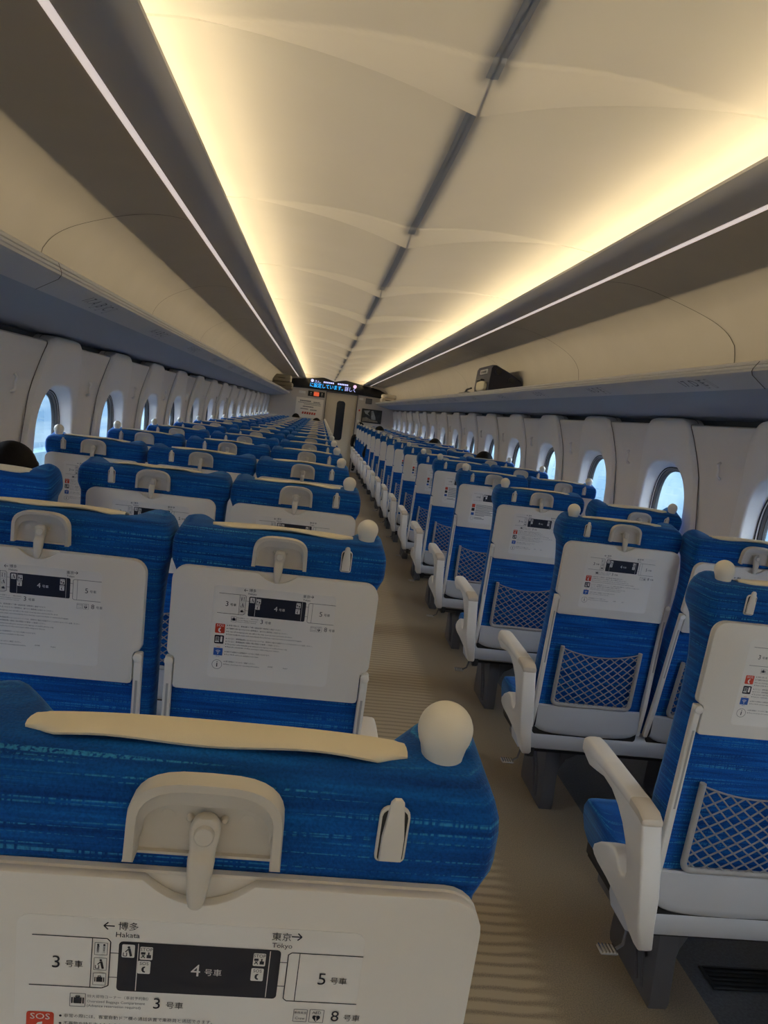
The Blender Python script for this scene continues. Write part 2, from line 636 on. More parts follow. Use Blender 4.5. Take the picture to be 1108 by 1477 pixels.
SEAMS = [3.08 + 1.93 * k for k in range(-5, 9)]
for s, side in ((-1, 'left'), (1, 'right')):
    # cove lip / soffit panel between ceiling lamp and rack light
    t_ = MB()
    ext_y(t_, sidewise(s, [(0.845, 2.262), (0.845, 2.196), (0.708, 2.194), (0.700, 2.188), (0.701, 2.180), (0.712, 2.172), (0.76, 2.166), (0.84, 2.168), (0.880, 2.178)]), 'side_panel')
    tag(t_.build('trim_1' if s < 0 else 'trim_2', smooth=40), 'grey soffit panel under the cove light above the %s-seat side' % ('three' if s < 0 else 'two'), 'trim', kind='structure')
    # cove lamp
    l_ = MB()
    k0 = Y0
    while k0 < YE - 0.01:
        k1 = min(YE, k0 + 1.02)
        l_.box(*sorted((s * 0.818, s * 0.824)), k0, k1 - 0.004, 2.200, 2.224, 'cove_lamp')
        k0 = k1
    lo_ = tag(l_.build('cove_lamp', smooth=0), 'warm strip lamp hidden in the ceiling cove over the %s-seat side' % ('three' if s < 0 else 'two'), 'lamp', 'cove lamps')
    nl = 14
    for k in range(nl):
        ld = bpy.data.lights.new('cove_light', 'AREA')
        ld.shape = 'RECTANGLE'
        ln = (YE - Y0) / nl
        ld.size = 0.022
        ld.size_y = ln - 0.01
        ld.spread = math.radians(SPREAD)
        ld.color = (1.0, 0.79, 0.46)
        ld.energy = COVE_W * ln
        lob = bpy.data.objects.new('cove_light', ld)
        COL.objects.link(lob)
        lob.parent = lo_
        # faces the middle of the ceiling, tilted slightly up
        zax = Vector((s, 0, 0.0)).normalized()
        yax = Vector((0, 1, 0))
        xax = yax.cross(zax)
        m4 = Matrix((xax, yax, zax)).transposed().to_4x4()
        m4.translation = Vector((s * 0.815, Y0 + ln * (k + 0.5), 2.212))
        lob.matrix_world = m4
    # luggage rack: light slit, curved back, shelf, lip
    rk = empty('luggage_rack', (s * 1.2, 8.0, 1.72))
    tag(rk, 'long cream overhead luggage rack with row labels above the %s-seat side' % ('three' if s < 0 else 'two'), 'luggage rack', 'overhead luggage racks')
    off = (-s * 1.2, -8.0, -1.72)
    q = MB()
    ext_y(q, sidewise(s, [(0.880, 2.1775), (0.884, 2.1755), (0.905, 2.178), (0.909, 2.186)]), 'slit')
    q.build('light_slit', rk, off)
    q = MB()
    prof = [(0.908, 2.186), (0.94, 2.197), (1.02, 2.203), (1.10, 2.195), (1.18, 2.172), (1.25, 2.13), (1.31, 2.07), (1.352, 2.0), (1.378, 1.92), (1.388, 1.84), (1.388, 1.788)]
    fine = []
    for i_ in range(len(prof) - 1):
        p0, p1, p2, p3 = prof[max(i_ - 1, 0)], prof[i_], prof[i_ + 1], prof[min(i_ + 2, len(prof) - 1)]
        for k in range(5):
            t = k / 5
            fine.append(tuple(0.5 * (2 * p1[d] + (p2[d] - p0[d]) * t + (2 * p0[d] - 5 * p1[d] + 4 * p2[d] - p3[d]) * t * t + (3 * p1[d] - p0[d] - 3 * p2[d] + p3[d]) * t ** 3) for d in (0, 1)))
    prof = fine + [prof[-1]]
    ext_y(q, sidewise(s, prof), 'rack_back')
    for j in SEAMS:
        if Y0 < j < YE:
            lp = [[], []]
            for i_, (a, b) in enumerate(prof):
                a2 = a - 0.0015 if i_ > 17 else a
                b2 = b - 0.0012
                # the joint sweeps forward towards the top
                dy = 0.0 if b < 1.95 else 0.42 * sstep(1.90, 2.23, b) ** 1.3
                lp[0].append((s * a2, j + dy, b2))
                lp[1].append((s * a2, j + dy + 0.006, b2))
            q.loft(lp, 'seam', closed=False)
    q.build('rack_back', rk, off)
    q = MB()
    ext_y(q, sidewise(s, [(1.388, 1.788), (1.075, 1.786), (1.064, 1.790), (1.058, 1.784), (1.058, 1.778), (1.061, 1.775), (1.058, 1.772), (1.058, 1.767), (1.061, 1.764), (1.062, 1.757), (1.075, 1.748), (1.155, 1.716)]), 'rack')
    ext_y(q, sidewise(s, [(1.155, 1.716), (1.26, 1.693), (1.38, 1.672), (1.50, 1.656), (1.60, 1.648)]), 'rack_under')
    for j in (2.32, 8.2, 14.1):
        pr = [(1.0565, 1.785), (1.0565, 1.765), (1.060, 1.757), (1.073, 1.7465), (1.153, 1.714)]
        q.loft([[(s * a, j + dd + (1.785 - b) * 1.5, b) for a, b in pr] for dd in (0, 0.006)], 'seam', closed=False)
    q.build('shelf', rk, off)
    # row numbers on the sloping lip
    for r in range(3, 17):
        yc = 2.85 + PITCHY * (r - 3)
        num = 20 - r
        body = ('%d. D▯ E▯' % num) if s > 0 else ('%d. A▯ B▯ C▯' % num)
        sl = Vector((0.08, 0, -0.032)).normalized()
        toks = body.split(' ')
        x0 = -0.075 if len(toks) == 3 else -0.11
        for ti, tk in enumerate(toks):
            q = MB()

            def fn(a, b, yc=yc, s=s, sl=sl, x0=x0):
                p = Vector((1.100, 0, 1.738)) - sl * b
                return (s * p.x, yc - s * (a + x0) if s > 0 else yc + a + x0, p.z - 0.0018)
            q.text(tk, 0.062, fn, 'ink', 'LEFT', 2)
            q.build('row_number' if ti == 0 else 'seat_letter', rk, off, smooth=0)
            x0 += 0.088 if ti == 0 else 0.075

    # side wall: strips around the window openings
    q = MB()
    wp = [(1.580, 0.0), (1.572, 0.40), (1.566, 0.76), (1.566, 1.20), (1.560, 1.32), (1.547, 1.44), (1.520, 1.58), (1.516, 1.600), (1.519, 1.612), (1.530, 1.618), (1.62, 1.618)]
    lowp = [p for p in wp if p[1] <= 0.77]
    midp = [p for p in wp if 0.75 < p[1] < 1.45]
    topp = [p for p in wp if p[1] >= 1.44]
    edges = sorted([Y0, YE] + [e for b in bays for e in (b - 0.27, b + 0.27) if Y0 < e < YE])
    for a, b in zip(edges, edges[1:]):
        m_ = (a + b) / 2
        hole = any(abs(m_ - bc) < 0.26 for bc in bays)
        ext_y(q, sidewise(s, lowp), 'wall', a, b, 9)
        ext_y(q, sidewise(s, topp), 'wall', a, b, 9)
        if not hole:
            ext_y(q, sidewise(s, midp), 'wall', a, b, 9)
    ext_y(q, sidewise(s, [(1.60, 1.60), (1.60, 1.70)]), 'gap_shade')  # dark strip: shadow under the rack put into the colour
    ext_y(q, sidewise(s, [(1.74, -0.06), (1.74, 0.74)]), 'gap_shade')
    ext_y(q, sidewise(s, [(1.74, 1.46), (1.72, 2.46)]), 'gap_shade')
    wallo = tag(q.build('wall_' + side, smooth=40), 'pale side wall on the %s-seat side' % ('three' if s < 0 else 'two'), 'wall', kind='structure')

    # one window bay
    def xlean(z):
        return 1.533 - 0.056 * sstep(1.22, 1.75, z)

    def sup(hw, hh, t, n=3.2):
        cc, ss = math.cos(t), math.sin(t)
        return (hw * math.copysign(abs(cc) ** (2 / n), cc), hh * math.copysign(abs(ss) ** (2 / n), ss))

    NT = 72
    TH = [2 * PI * k / NT for k in range(NT)]
    ZC = 1.095

    def panel_outline(t):
        # rounded trapezoid, straight sides leaning in above the glass
        a, b = sup(0.355, 0.52, t, 7.0)
        z = ZC + b * (1.05 if b > 0 else 0.95)
        z = ZC + b * (0.549 / 0.52) if b > 0 else ZC + b
        nar = 0.095 * sstep(1.16, 1.66, z) ** 0.9
        return (a * (1 - nar / 0.355), z)

    loops = []

    def loop(fn2, xf):
        lp = []
        for t in TH:
            a, z = fn2(t)
            lp.append((s * xf(z), a, z))
        loops.append(lp)

    def rim(hw, hh, n=3.0):
        return lambda t: (sup(hw, hh, t, n)[0], ZC + sup(hw, hh, t, n)[1])
    loop(rim(0.238, 0.304), lambda z: 1.592)
    loop(rim(0.241, 0.308), lambda z: 1.582)
    loop(rim(0.252, 0.324), lambda z: xlean(z) + 0.011)
    loop(rim(0.258, 0.331), lambda z: xlean(z) + 0.003)
    loop(rim(0.266, 0.340), lambda z: xlean(z) + 0.001)
    for k in (0.25, 0.5, 0.75, 0.93):
        def mixf(t, k=k):
            a = rim(0.266, 0.340)(t)
            b = panel_outline(t)
            return (a[0] * (1 - k) + b[0] * k, a[1] * (1 - k) + b[1] * k)
        loop(mixf, lambda z, k=k: xlean(z) + 0.010 * k ** 2)
    loop(panel_outline, lambda z: xlean(z) + 0.018)
    loop(lambda t: (panel_outline(t)[0] * 1.012, ZC + (panel_outline(t)[1] - ZC) * 1.008), lambda z: xlean(z) + 0.030)
    loop(lambda t: (panel_outline(t)[0] * 1.014, ZC + (panel_outline(t)[1] - ZC) * 1.009), lambda z: 1.585)
    pm = MB()
    pm.loft(loops, 'wall_panel')
    pmesh = pm.mesh('window_surround', 40)
    def xwall(z):
        for (a0, z0), (a1, z1) in zip(wp, wp[1:]):
            if z <= z1 and z1 > z0:
                return a0 + (a1 - a0) * max(0.0, (z - z0)) / (z1 - z0)
        return 1.56
    sm = MB()                                             # dark joint round the panel
    l1 = [(s * (xwall(panel_outline(t)[1]) - 0.0025), panel_outline(t)[0] * 1.008, ZC + (panel_outline(t)[1] - ZC) * 1.007) for t in TH]
    l2 = [(s * (xwall(panel_outline(t)[1]) - 0.0025), panel_outline(t)[0] * 1.036, ZC + (panel_outline(t)[1] - ZC) * 1.010) for t in TH]
    sm.loft([l1, l2], 'seam')
    smesh = sm.mesh('joint', 0)
    fm = MB()
    L0 = []
    for hw, hh, xx, mn in ((0.240, 0.306, 1.590, None), (0.233, 0.300, 1.587, 'gasket_gap_shade'), (0.230, 0.298, 1.590, 'gasket_gap_shade'), (0.222, 0.296, 1.591, 'chrome'), (0.219, 0.295, 1.595, 'gasket_gap_shade'), (0.206, 0.289, 1.598, 'win_frame'), (0.201, 0.285, 1.599, 'win_frame'), (0.197, 0.282, 1.599, 'gasket_gap_shade'), (0.197, 0.282, 1.615, 'gasket_gap_shade')):
        lp = [(s * xx, rim(hw, hh)(t)[0], rim(hw, hh)(t)[1]) for t in TH]
        if mn:
            fm.loft([L0, lp], mn)
        L0 = lp
    fmesh = fm.mesh('window_frame', 40)
    gm = MB()
    gm.add([(s * 1.604, rim(0.198, 0.283)(t)[0], rim(0.198, 0.283)(t)[1]) for t in TH], [list(range(NT))], 'glass')
    gmesh = gm.mesh('window_glass', 0)
    hm = MB()
    hm.tube([(s * 1.552, 0, 1.380), (s * 1.540, 0, 1.386), (s * 1.534, 0, 1.394), (s * 1.537, 0, 1.42), (s * 1.530, 0, 1.445), (s * 1.540, 0, 1.456)], [0.006, 0.008, 0.007, 0.005, 0.008, 0.006], 'wall_panel', 8)
    hmesh = hm.mesh('coat_hook', 40)
    for i, b in enumerate(bays):
        if b < Y0 + 0.5 or b > YE - 0.4:
            continue
        n_ = bays.index(b) + (1 if s < 0 else 41)
        wo_ = empty('window_%d' % n_, (0, b, 0))
        tag(wo_, 'oval train window in a white rounded panel on the %s-seat side' % ('three' if s < 0 else 'two'), 'window', 'windows of the %s-seat side' % ('three' if s < 0 else 'two'), 'structure')
        for nm, mm in (('surround_panel', pmesh), ('joint', smesh), ('window_frame', fmesh), ('window_glass', gmesh)):
            oo = bpy.data.objects.new(nm, mm)
            COL.objects.link(oo)
            oo.parent = wo_
        oo = bpy.data.objects.new('coat_hook', hmesh)
        COL.objects.link(oo)
        oo.parent = wallo
        oo.location = (0, b - 0.52, 0)

# bulkhead behind the camera
q = MB()
q.box(-1.7, 1.7, Y0 - 0.06, Y0, -0.06, 2.46, 'end_wall')
tag(q.build('wall_back', smooth=0), 'plain bulkhead at the rear end of the car', 'wall', kind='structure')

# far bulkhead with door opening
DX0, DX1, DZ = -0.155, 0.60, 1.90
q = MB()
q.box(-1.70, DX0, YE, YE + 0.08, 0, 2.40, 'end_wall')
q.box(DX1, 1.70, YE, YE + 0.08, 0, 2.40, 'end_wall')
q.box(DX0, DX1, YE, YE + 0.08, DZ, 2.40, 'end_wall')
tag(q.build('wall_front', smooth=0), 'grey beige bulkhead around the sliding door at the far end', 'wall', kind='structure')
q = MB()
q.box(DX0 - 0.02, DX0, YE - 0.015, YE + 0.04, 0, DZ + 0.02, 'pedestal')
q.box(DX1, DX1 + 0.02, YE - 0.015, YE + 0.04, 0, DZ + 0.02, 'pedestal')
q.box(DX0, DX1, YE - 0.015, YE + 0.04, DZ, DZ + 0.02, 'pedestal')
tag(q.build('trim_3', smooth=0), 'dark frame round the sliding door', 'trim', kind='structure')
dr = tag(empty('door_1', (0.22, YE + 0.05, 0)), 'beige sliding door with a tall dark pill-shaped pane', 'door', kind='structure')
q = MB()
q.box(DX0 - 0.22, DX1 - 0.22, 0, 0.03, 0, DZ, 'door')
q.build('door_panel', dr, smooth=0)
q = MB()
q.prism(rrect(-0.103, 0.103, 0.75, 1.72, 0.07, 6), lambda a, b, t: (a, t, b), -0.006, 0.004, 'door_glass')
q.build('door_glass', dr)

# black display fascia over the door
fs = empty('information_display', (0, YE - 0.03, 2.05))
tag(fs, 'wide black fascia with a glowing blue and white scrolling text display above the door', 'display')
q = MB()
top = [(-1.40, 1.96), (-1.30, 2.03), (-1.12, 2.10), (-0.95, 2.135), (-0.75, 2.15), (-0.55, 2.19), (-0.3, 2.225), (0, 2.235), (0.3, 2.225), (0.55, 2.19), (0.75, 2.15), (0.95, 2.135), (1.12, 2.10), (1.30, 2.03), (1.40, 1.96)]
bot = [(1.46, 1.88), (1.2, 1.90), (0.7, 1.925), (0.0, 1.93), (-0.7, 1.925), (-1.2, 1.90), (-1.46, 1.88)]
q.prism([(a, b - 2.05) for a, b in top + bot], lambda a, b, t: (a, t, b), -0.03, 0.025, 'band', 0.006)
q.build('fascia', fs)
q = MB()
fnl = lambda zc: (lambda a, b: (a, -0.0325, zc + b))
q.text('に設定しています。', 0.118, fnl(-0.035), 'led_cyan', 'LEFT', 2)
for i_, v in enumerate(q.v):
    q.v[i_] = (-0.60 + v[0] * 0.83, v[1], v[2])
k_ = len(q.v)
q.text('詳しく', 0.118, lambda a, b: (0.26 + a * 0.83, -0.0325, -0.035 + b), 'led_white', 'LEFT', 2)
q.lathe([(0.036, 0.0), (0.036, 0.002)], (-0.545, -0.031, 0.075), 'led_white', 20, 'Y')
q.text('さん。', 0.075, lambda a, b: (-0.49 + a * 0.9, -0.0325, 0.06 + b), 'led_white', 'LEFT', 2)
for x0, n_ in ((-0.27, 6), (0.08, 6)):
    for k in range(n_):
        q.add([(x0 + 0.044 * k, -0.0325, 0.052), (x0 + 0.044 * k + 0.034, -0.0325, 0.052), (x0 + 0.044 * k + 0.034, -0.0325, 0.088), (x0 + 0.044 * k, -0.0325, 0.088)], [[0, 1, 2, 3]], 'led_white')
q.lathe([(0.042, 0.0), (0.042, 0.002)], (0.505, -0.031, 0.055), 'led_pink', 20, 'Y')
tag(q.build('screen_text', fs, smooth=0), 'glowing cyan and white letters')

ind = empty('lavatory_indicator', (-0.41, YE - 0.01, 1.81))
tag(ind, 'small dark occupancy sign with a red lit middle cell left of the far door', 'sign')
q = MB()
q.box(-0.205, 0.205, -0.02, 0.01, -0.065, 0.065, 'pedestal_dark', 0.004)
q.build('housing', ind)
q = MB()
q.prism(rrect(-0.065, 0.065, -0.05, 0.05, 0.01), lambda a, b, t: (a, t, b), -0.024, -0.019, 'lamp_red')
q.build('red_lamp', ind)
q = MB()
for xx in (-0.135, 0.135):
    q.lathe([(0.012, 0), (0.012, 0.003)], (xx, -0.0195, 0.022), 'paper_white', 12, 'Y')
    q.prism(rrect(xx - 0.016, xx + 0.016, -0.04, 0.008, 0.012), lambda a, b, t: (a, t, b), -0.022, -0.019, 'ink_grey')
q.build('pictogram', ind)

po = empty('notice_poster', (-0.55, YE - 0.006, 1.45))
tag(po, 'white text poster with a red word at its foot on the far bulkhead', 'poster')
q = MB()
q.box(-0.335, 0.335, -0.006, 0.004, -0.24, 0.24, 'poster')
q.build('sheet', po, smooth=0)
q = MB()
lines = [(0.165, -0.24, 0.03, 0.03), (0.155, 0.09, 0.25, 0.022), (0.12, -0.28, 0.27, 0.014), (0.085, -0.14, 0.28, 0.012), (0.03, -0.16, 0.10, 0.024), (-0.03, -0.21, -0.02, 0.02), (-0.04, 0.03, 0.19, 0.024)]
for z_, a, b, h in lines:
    xx = a
    while xx < b:
        ww = random.uniform(0.018, 0.032)
        q.box(xx, min(b, xx + ww), -0.0075, -0.006, z_ - h / 2, z_ + h / 2, 'ink_grey')
        xx += ww + 0.006
q.build('printed_lines', po, smooth=0)
q = MB()
for k in range(6):
    x0 = -0.17 + k * 0.058
    q.prism([(x0, -0.155), (x0 + 0.04, -0.155), (x0 + 0.052, -0.10), (x0 + 0.012, -0.10)], lambda a, b, t: (a, t, b), -0.0078, -0.006, 'red')
q.build('red_word', po, smooth=0)

pi = empty('framed_picture', (1.0, YE - 0.01, 1.44))
tag(pi, 'dark framed landscape picture with a pale mountain right of the far door', 'picture')
q = MB()
q.box(-0.25, 0.25, -0.02, 0.005, -0.168, 0.168, 'pedestal_dark', 0.004)
q.build('frame', pi)
q = MB()
pf = lambda a, b, t: (a, t, b)
q.prism(rrect(-0.235, 0.235, -0.153, 0.153, 0.004, 1), pf, -0.0215, -0.0195, 'picture_dark')
q.prism([(-0.02, 0.13), (0.03, 0.14), (0.10, -0.02), (0.11, -0.08), (0.0, -0.08), (-0.01, 0.02)], pf, -0.0225, -0.0216, 'picture_pale')
q.prism([(-0.20, 0.12), (-0.05, 0.14), (-0.10, 0.06), (-0.04, 0.0), (-0.16, 0.05)], pf, -0.0225, -0.0216, 'picture_pale')
q.prism([(-0.22, -0.14), (-0.22, -0.06), (-0.12, -0.03), (0.0, -0.09), (0.16, -0.10), (0.17, -0.14)], pf, -0.0228, -0.0217, 'picture_sand')
q.build('print', pi, smooth=0)

mo = empty('wall_panel_unit', (0.89, YE - 0.01, 1.80))
tag(mo, 'small dark square control panel over the framed picture', 'panel')
q = MB()
q.box(-0.078, 0.078, -0.02, 0.005, -0.067, 0.067, 'pedestal', 0.004)
q.build('housing', mo)
q = MB()
for zz in (-0.03, 0.0, 0.03):
    q.box(-0.06, 0.06, -0.0225, -0.0195, zz - 0.009, zz + 0.009, 'ink_grey')
q.build('slots', mo, smooth=0)
for (x_, z_, w_, h_, mt, nm, lb) in ((0.70, 1.83, 0.10, 0.05, 'paper_white', 'notice_label', 'small white notice at the top beside the far door frame'),
                                     (0.685, 1.55, 0.035, 0.045, 'red', 'call_button', 'small red button plate beside the dark picture'),
                                     (0.69, 1.28, 0.05, 0.07, 'paper_white', 'switch_plate', 'small pale switch plate low beside the far door frame'),
                                     (-0.76, 1.82, 0.16, 0.06, 'paper_white', 'notice_label', 'pale label strip left of the red lavatory indicator')):
    q = MB()
    q.box(x_ - w_ / 2, x_ + w_ / 2, YE - 0.008, YE + 0.004, z_ - h_ / 2, z_ + h_ / 2, mt, 0.002)
    tag(q.build(nm), lb, 'sign' if 'label' in nm else 'switch')

# outdoors: track bed, a sound wall on each side
q = MB()
q.add([(-40, -20, -1.3), (40, -20, -1.3), (40, 60, -1.3), (-40, 60, -1.3)], [[0, 1, 2, 3]], 'ext_ground')
tag(q.build('ground', smooth=0), 'grey track bed outside the windows', 'ground', kind='structure')
q = MB()
q.box(-5.6, -5.2, -10, 45, -1.3, 1.75, 'ext_wall')
q.box(-5.2, -4.9, -10, 45, -1.3, 0.15, 'ext_slab')
tag(q.build('wall_outside', smooth=0), 'pale grey blue ribbed sound wall outside the three-seat side windows', 'wall', kind='structure')
q = MB()
q.box(6.0, 6.4, -10, 45, -1.3, 1.75, 'ext_slab')
q.box(5.96, 6.0, -10, 45, 1.32, 1.38, 'ext_ground')
tag(q.build('wall_outside_platform', smooth=0), 'pale blue slab wall outside the two-seat side windows', 'wall', kind='structure')
q = MB()
rnd = random.Random(7)
for k in range(2600):
    x_, y_ = rnd.uniform(-4.84, -4.34), rnd.uniform(5.9, 20.9)
    a_ = rnd.uniform(0, 2 * PI)
    h_ = rnd.uniform(0.10, 0.34)
    w_ = rnd.uniform(0.012, 0.035)
    cx_, cy_ = math.cos(a_), math.sin(a_)
    l_ = rnd.uniform(0.02, 0.12)
    p0 = (x_ - w_ * cx_, y_ - w_ * cy_, -0.42)
    p1 = (x_ + w_ * cx_, y_ + w_ * cy_, -0.42)
    p2 = (x_ + w_ * cx_ * 0.9 - cy_ * l_ * 0.4, y_ + w_ * cy_ * 0.9 + cx_ * l_ * 0.4, -0.40 + h_ * 0.6)
    p3 = (x_ - w_ * cx_ * 0.9 - cy_ * l_ * 0.4, y_ - w_ * cy_ * 0.9 + cx_ * l_ * 0.4, -0.40 + h_ * 0.6)
    p4 = (min(-4.3, max(-4.85, x_ - cy_ * l_)), y_ + cx_ * l_, -0.40 + h_)
    q.add([p0, p1, p2, p3, p4], [[0, 1, 2, 3], [3, 2, 4]], 'ext_green')
q.box(-4.86, -4.3, 5.8, 21, -1.28, -0.4, 'ext_slab')
tag(q.build('grass_verge', smooth=60), 'strip of green plants along the foot of the outside wall', 'plants', kind='stuff')

# ------------------------------------------------------------------ seats
PIV = Vector((0.0, 0.03, 0.40))           # recline pivot of the seat back


def y_rear(z):
    return -0.052 - (z - 1.15) * 0.10


def corner(r, d):
    return 0.0 if d >= r else r - math.sqrt(max(0.0, r * r - (r - d) ** 2))


TK = [(0.40, 0.085), (0.55, 0.105), (0.65, 0.108), (0.78, 0.098), (0.92, 0.094), (1.05, 0.096), (1.14, 0.108), (1.21, 0.095)]


def back_mesh(hw):
    mb = MB()
    NX = 31

    def ring(z, inset, ir, if_, lift):
        e = hw
        if z < 1.135:
            e = hw - 0.012 * sstep(1.135, 1.10, z)
        e -= inset
        xs_ = [e * math.sin(PI / 2 * (2 * k / (NX - 1) - 1)) if False else e * (2 * k / (NX - 1) - 1) for k in range(NX)]
        # crowd points towards the edges
        xs_ = [e * (math.copysign(abs(x / e) ** 0.6, x) if x else 0) for x in xs_]
        rear, front = [], []
        ear = sstep(0.98, 1.17, z)
        for x in xs_:
            yr = y_rear(z) + ir
            yf = y_rear(z) + interp(TK, z) + 0.045 * ear * sstep(hw - 0.10, hw - 0.035, abs(x)) - if_
            zz = z + lift * (-0.006 + 0.018 * sstep(hw - 0.11, hw - 0.04, abs(x)))
            d = e - abs(x)
            # ears rise at the front only
            rear.append((x, yr + corner(0.012, d), z + lift * 0.003 * (1 - (x / hw) ** 2)))
            front.append((x, max(yf - corner(0.034, d), yr + 0.03), zz))
        return rear + front[::-1]
    zs = [0.395, 0.41, 0.46, 0.52, 0.58, 0.65, 0.72, 0.80, 0.88, 0.95, 1.01, 1.06, 1.09, 1.105, 1.118, 1.128, 1.137, 1.15, 1.162]
    loops = [ring(z, 0, 0, 0, 0) for z in zs]
    for a in (18, 36, 54, 72, 90):
        t = math.radians(a)
        loops.append(ring(1.162 + 0.039 * math.sin(t), 0.024 * (1 - math.cos(t)), 0.044 * (1 - math.cos(t)), 0.030 * (1 - math.cos(t)), math.sin(t)))
    n = 2 * NX
    vs_, fs = [], []
    for lp in loops:
        vs_ += [(x, y - PIV.y, z - PIV.z) for x, y, z in lp]
    for k in range(len(loops) - 1):
        for i in range(n):
            j = (i + 1) % n
            fs.append([k * n + i, k * n + j, (k + 1) * n + j, (k + 1) * n + i])
    for base, in ((0,), ((len(loops) - 1) * n,)):
        for i in range(NX - 1):
            fs.append([base + i, base + i + 1, base + n - 2 - i, base + n - 1 - i])
    mb.add(vs_, fs, 'fabric')
    return mb.mesh('seat_back', 60)


def R(a, t, z):
    """point on the rear face: a across, t out of the face towards the row behind, z height"""
    return (a, y_rear(z) - t - PIV.y, z - PIV.z)


def rp(a, b, t):
    return R(a, t, b)


# --- tray table: back plate and a notched front plate
def tray_outline(notch):
    top_, sh, lowz = 1.122, 0.925, 0.852
    hw, hl, r = 0.2125, 0.196, 0.030
    p = []
    for k in range(7):
        a = math.radians(90 * k / 6)
        p.append((hw - r + r * math.cos(a), top_ - r + r * math.sin(a)))
    if notch:
        for k in range(0, 13):
            a = -1 + 2 * k / 12
            p.append((-a * 0.040, top_ - 0.0185 * (1 - a * a)))
    for k in range(7):
        a = math.radians(90 + 90 * k / 6)
        p.append((-hw + r + r * math.cos(a), top_ - r + r * math.sin(a)))
    left = [(-hw, sh + 0.012), (-hw + 0.003, sh + 0.004), (-hw + 0.009, sh), (-hl - 0.003, sh - 0.002), (-hl, sh - 0.008), (-hl, lowz + 0.008), (-hl + 0.002, lowz + 0.002), (-hl + 0.008, lowz)]
    p += left
    p += [(-a, b) for a, b in left[::-1]]
    return p


def tray_mesh():
    mb = MB()
    mb.prism(tray_outline(False), rp, 0.000, 0.009, 'plastic', 0.0016, 1)
    mb.prism(tray_outline(True), rp, 0.0095, 0.020, 'plastic', 0.002, 2)
    return mb.mesh('tray_table', 40)


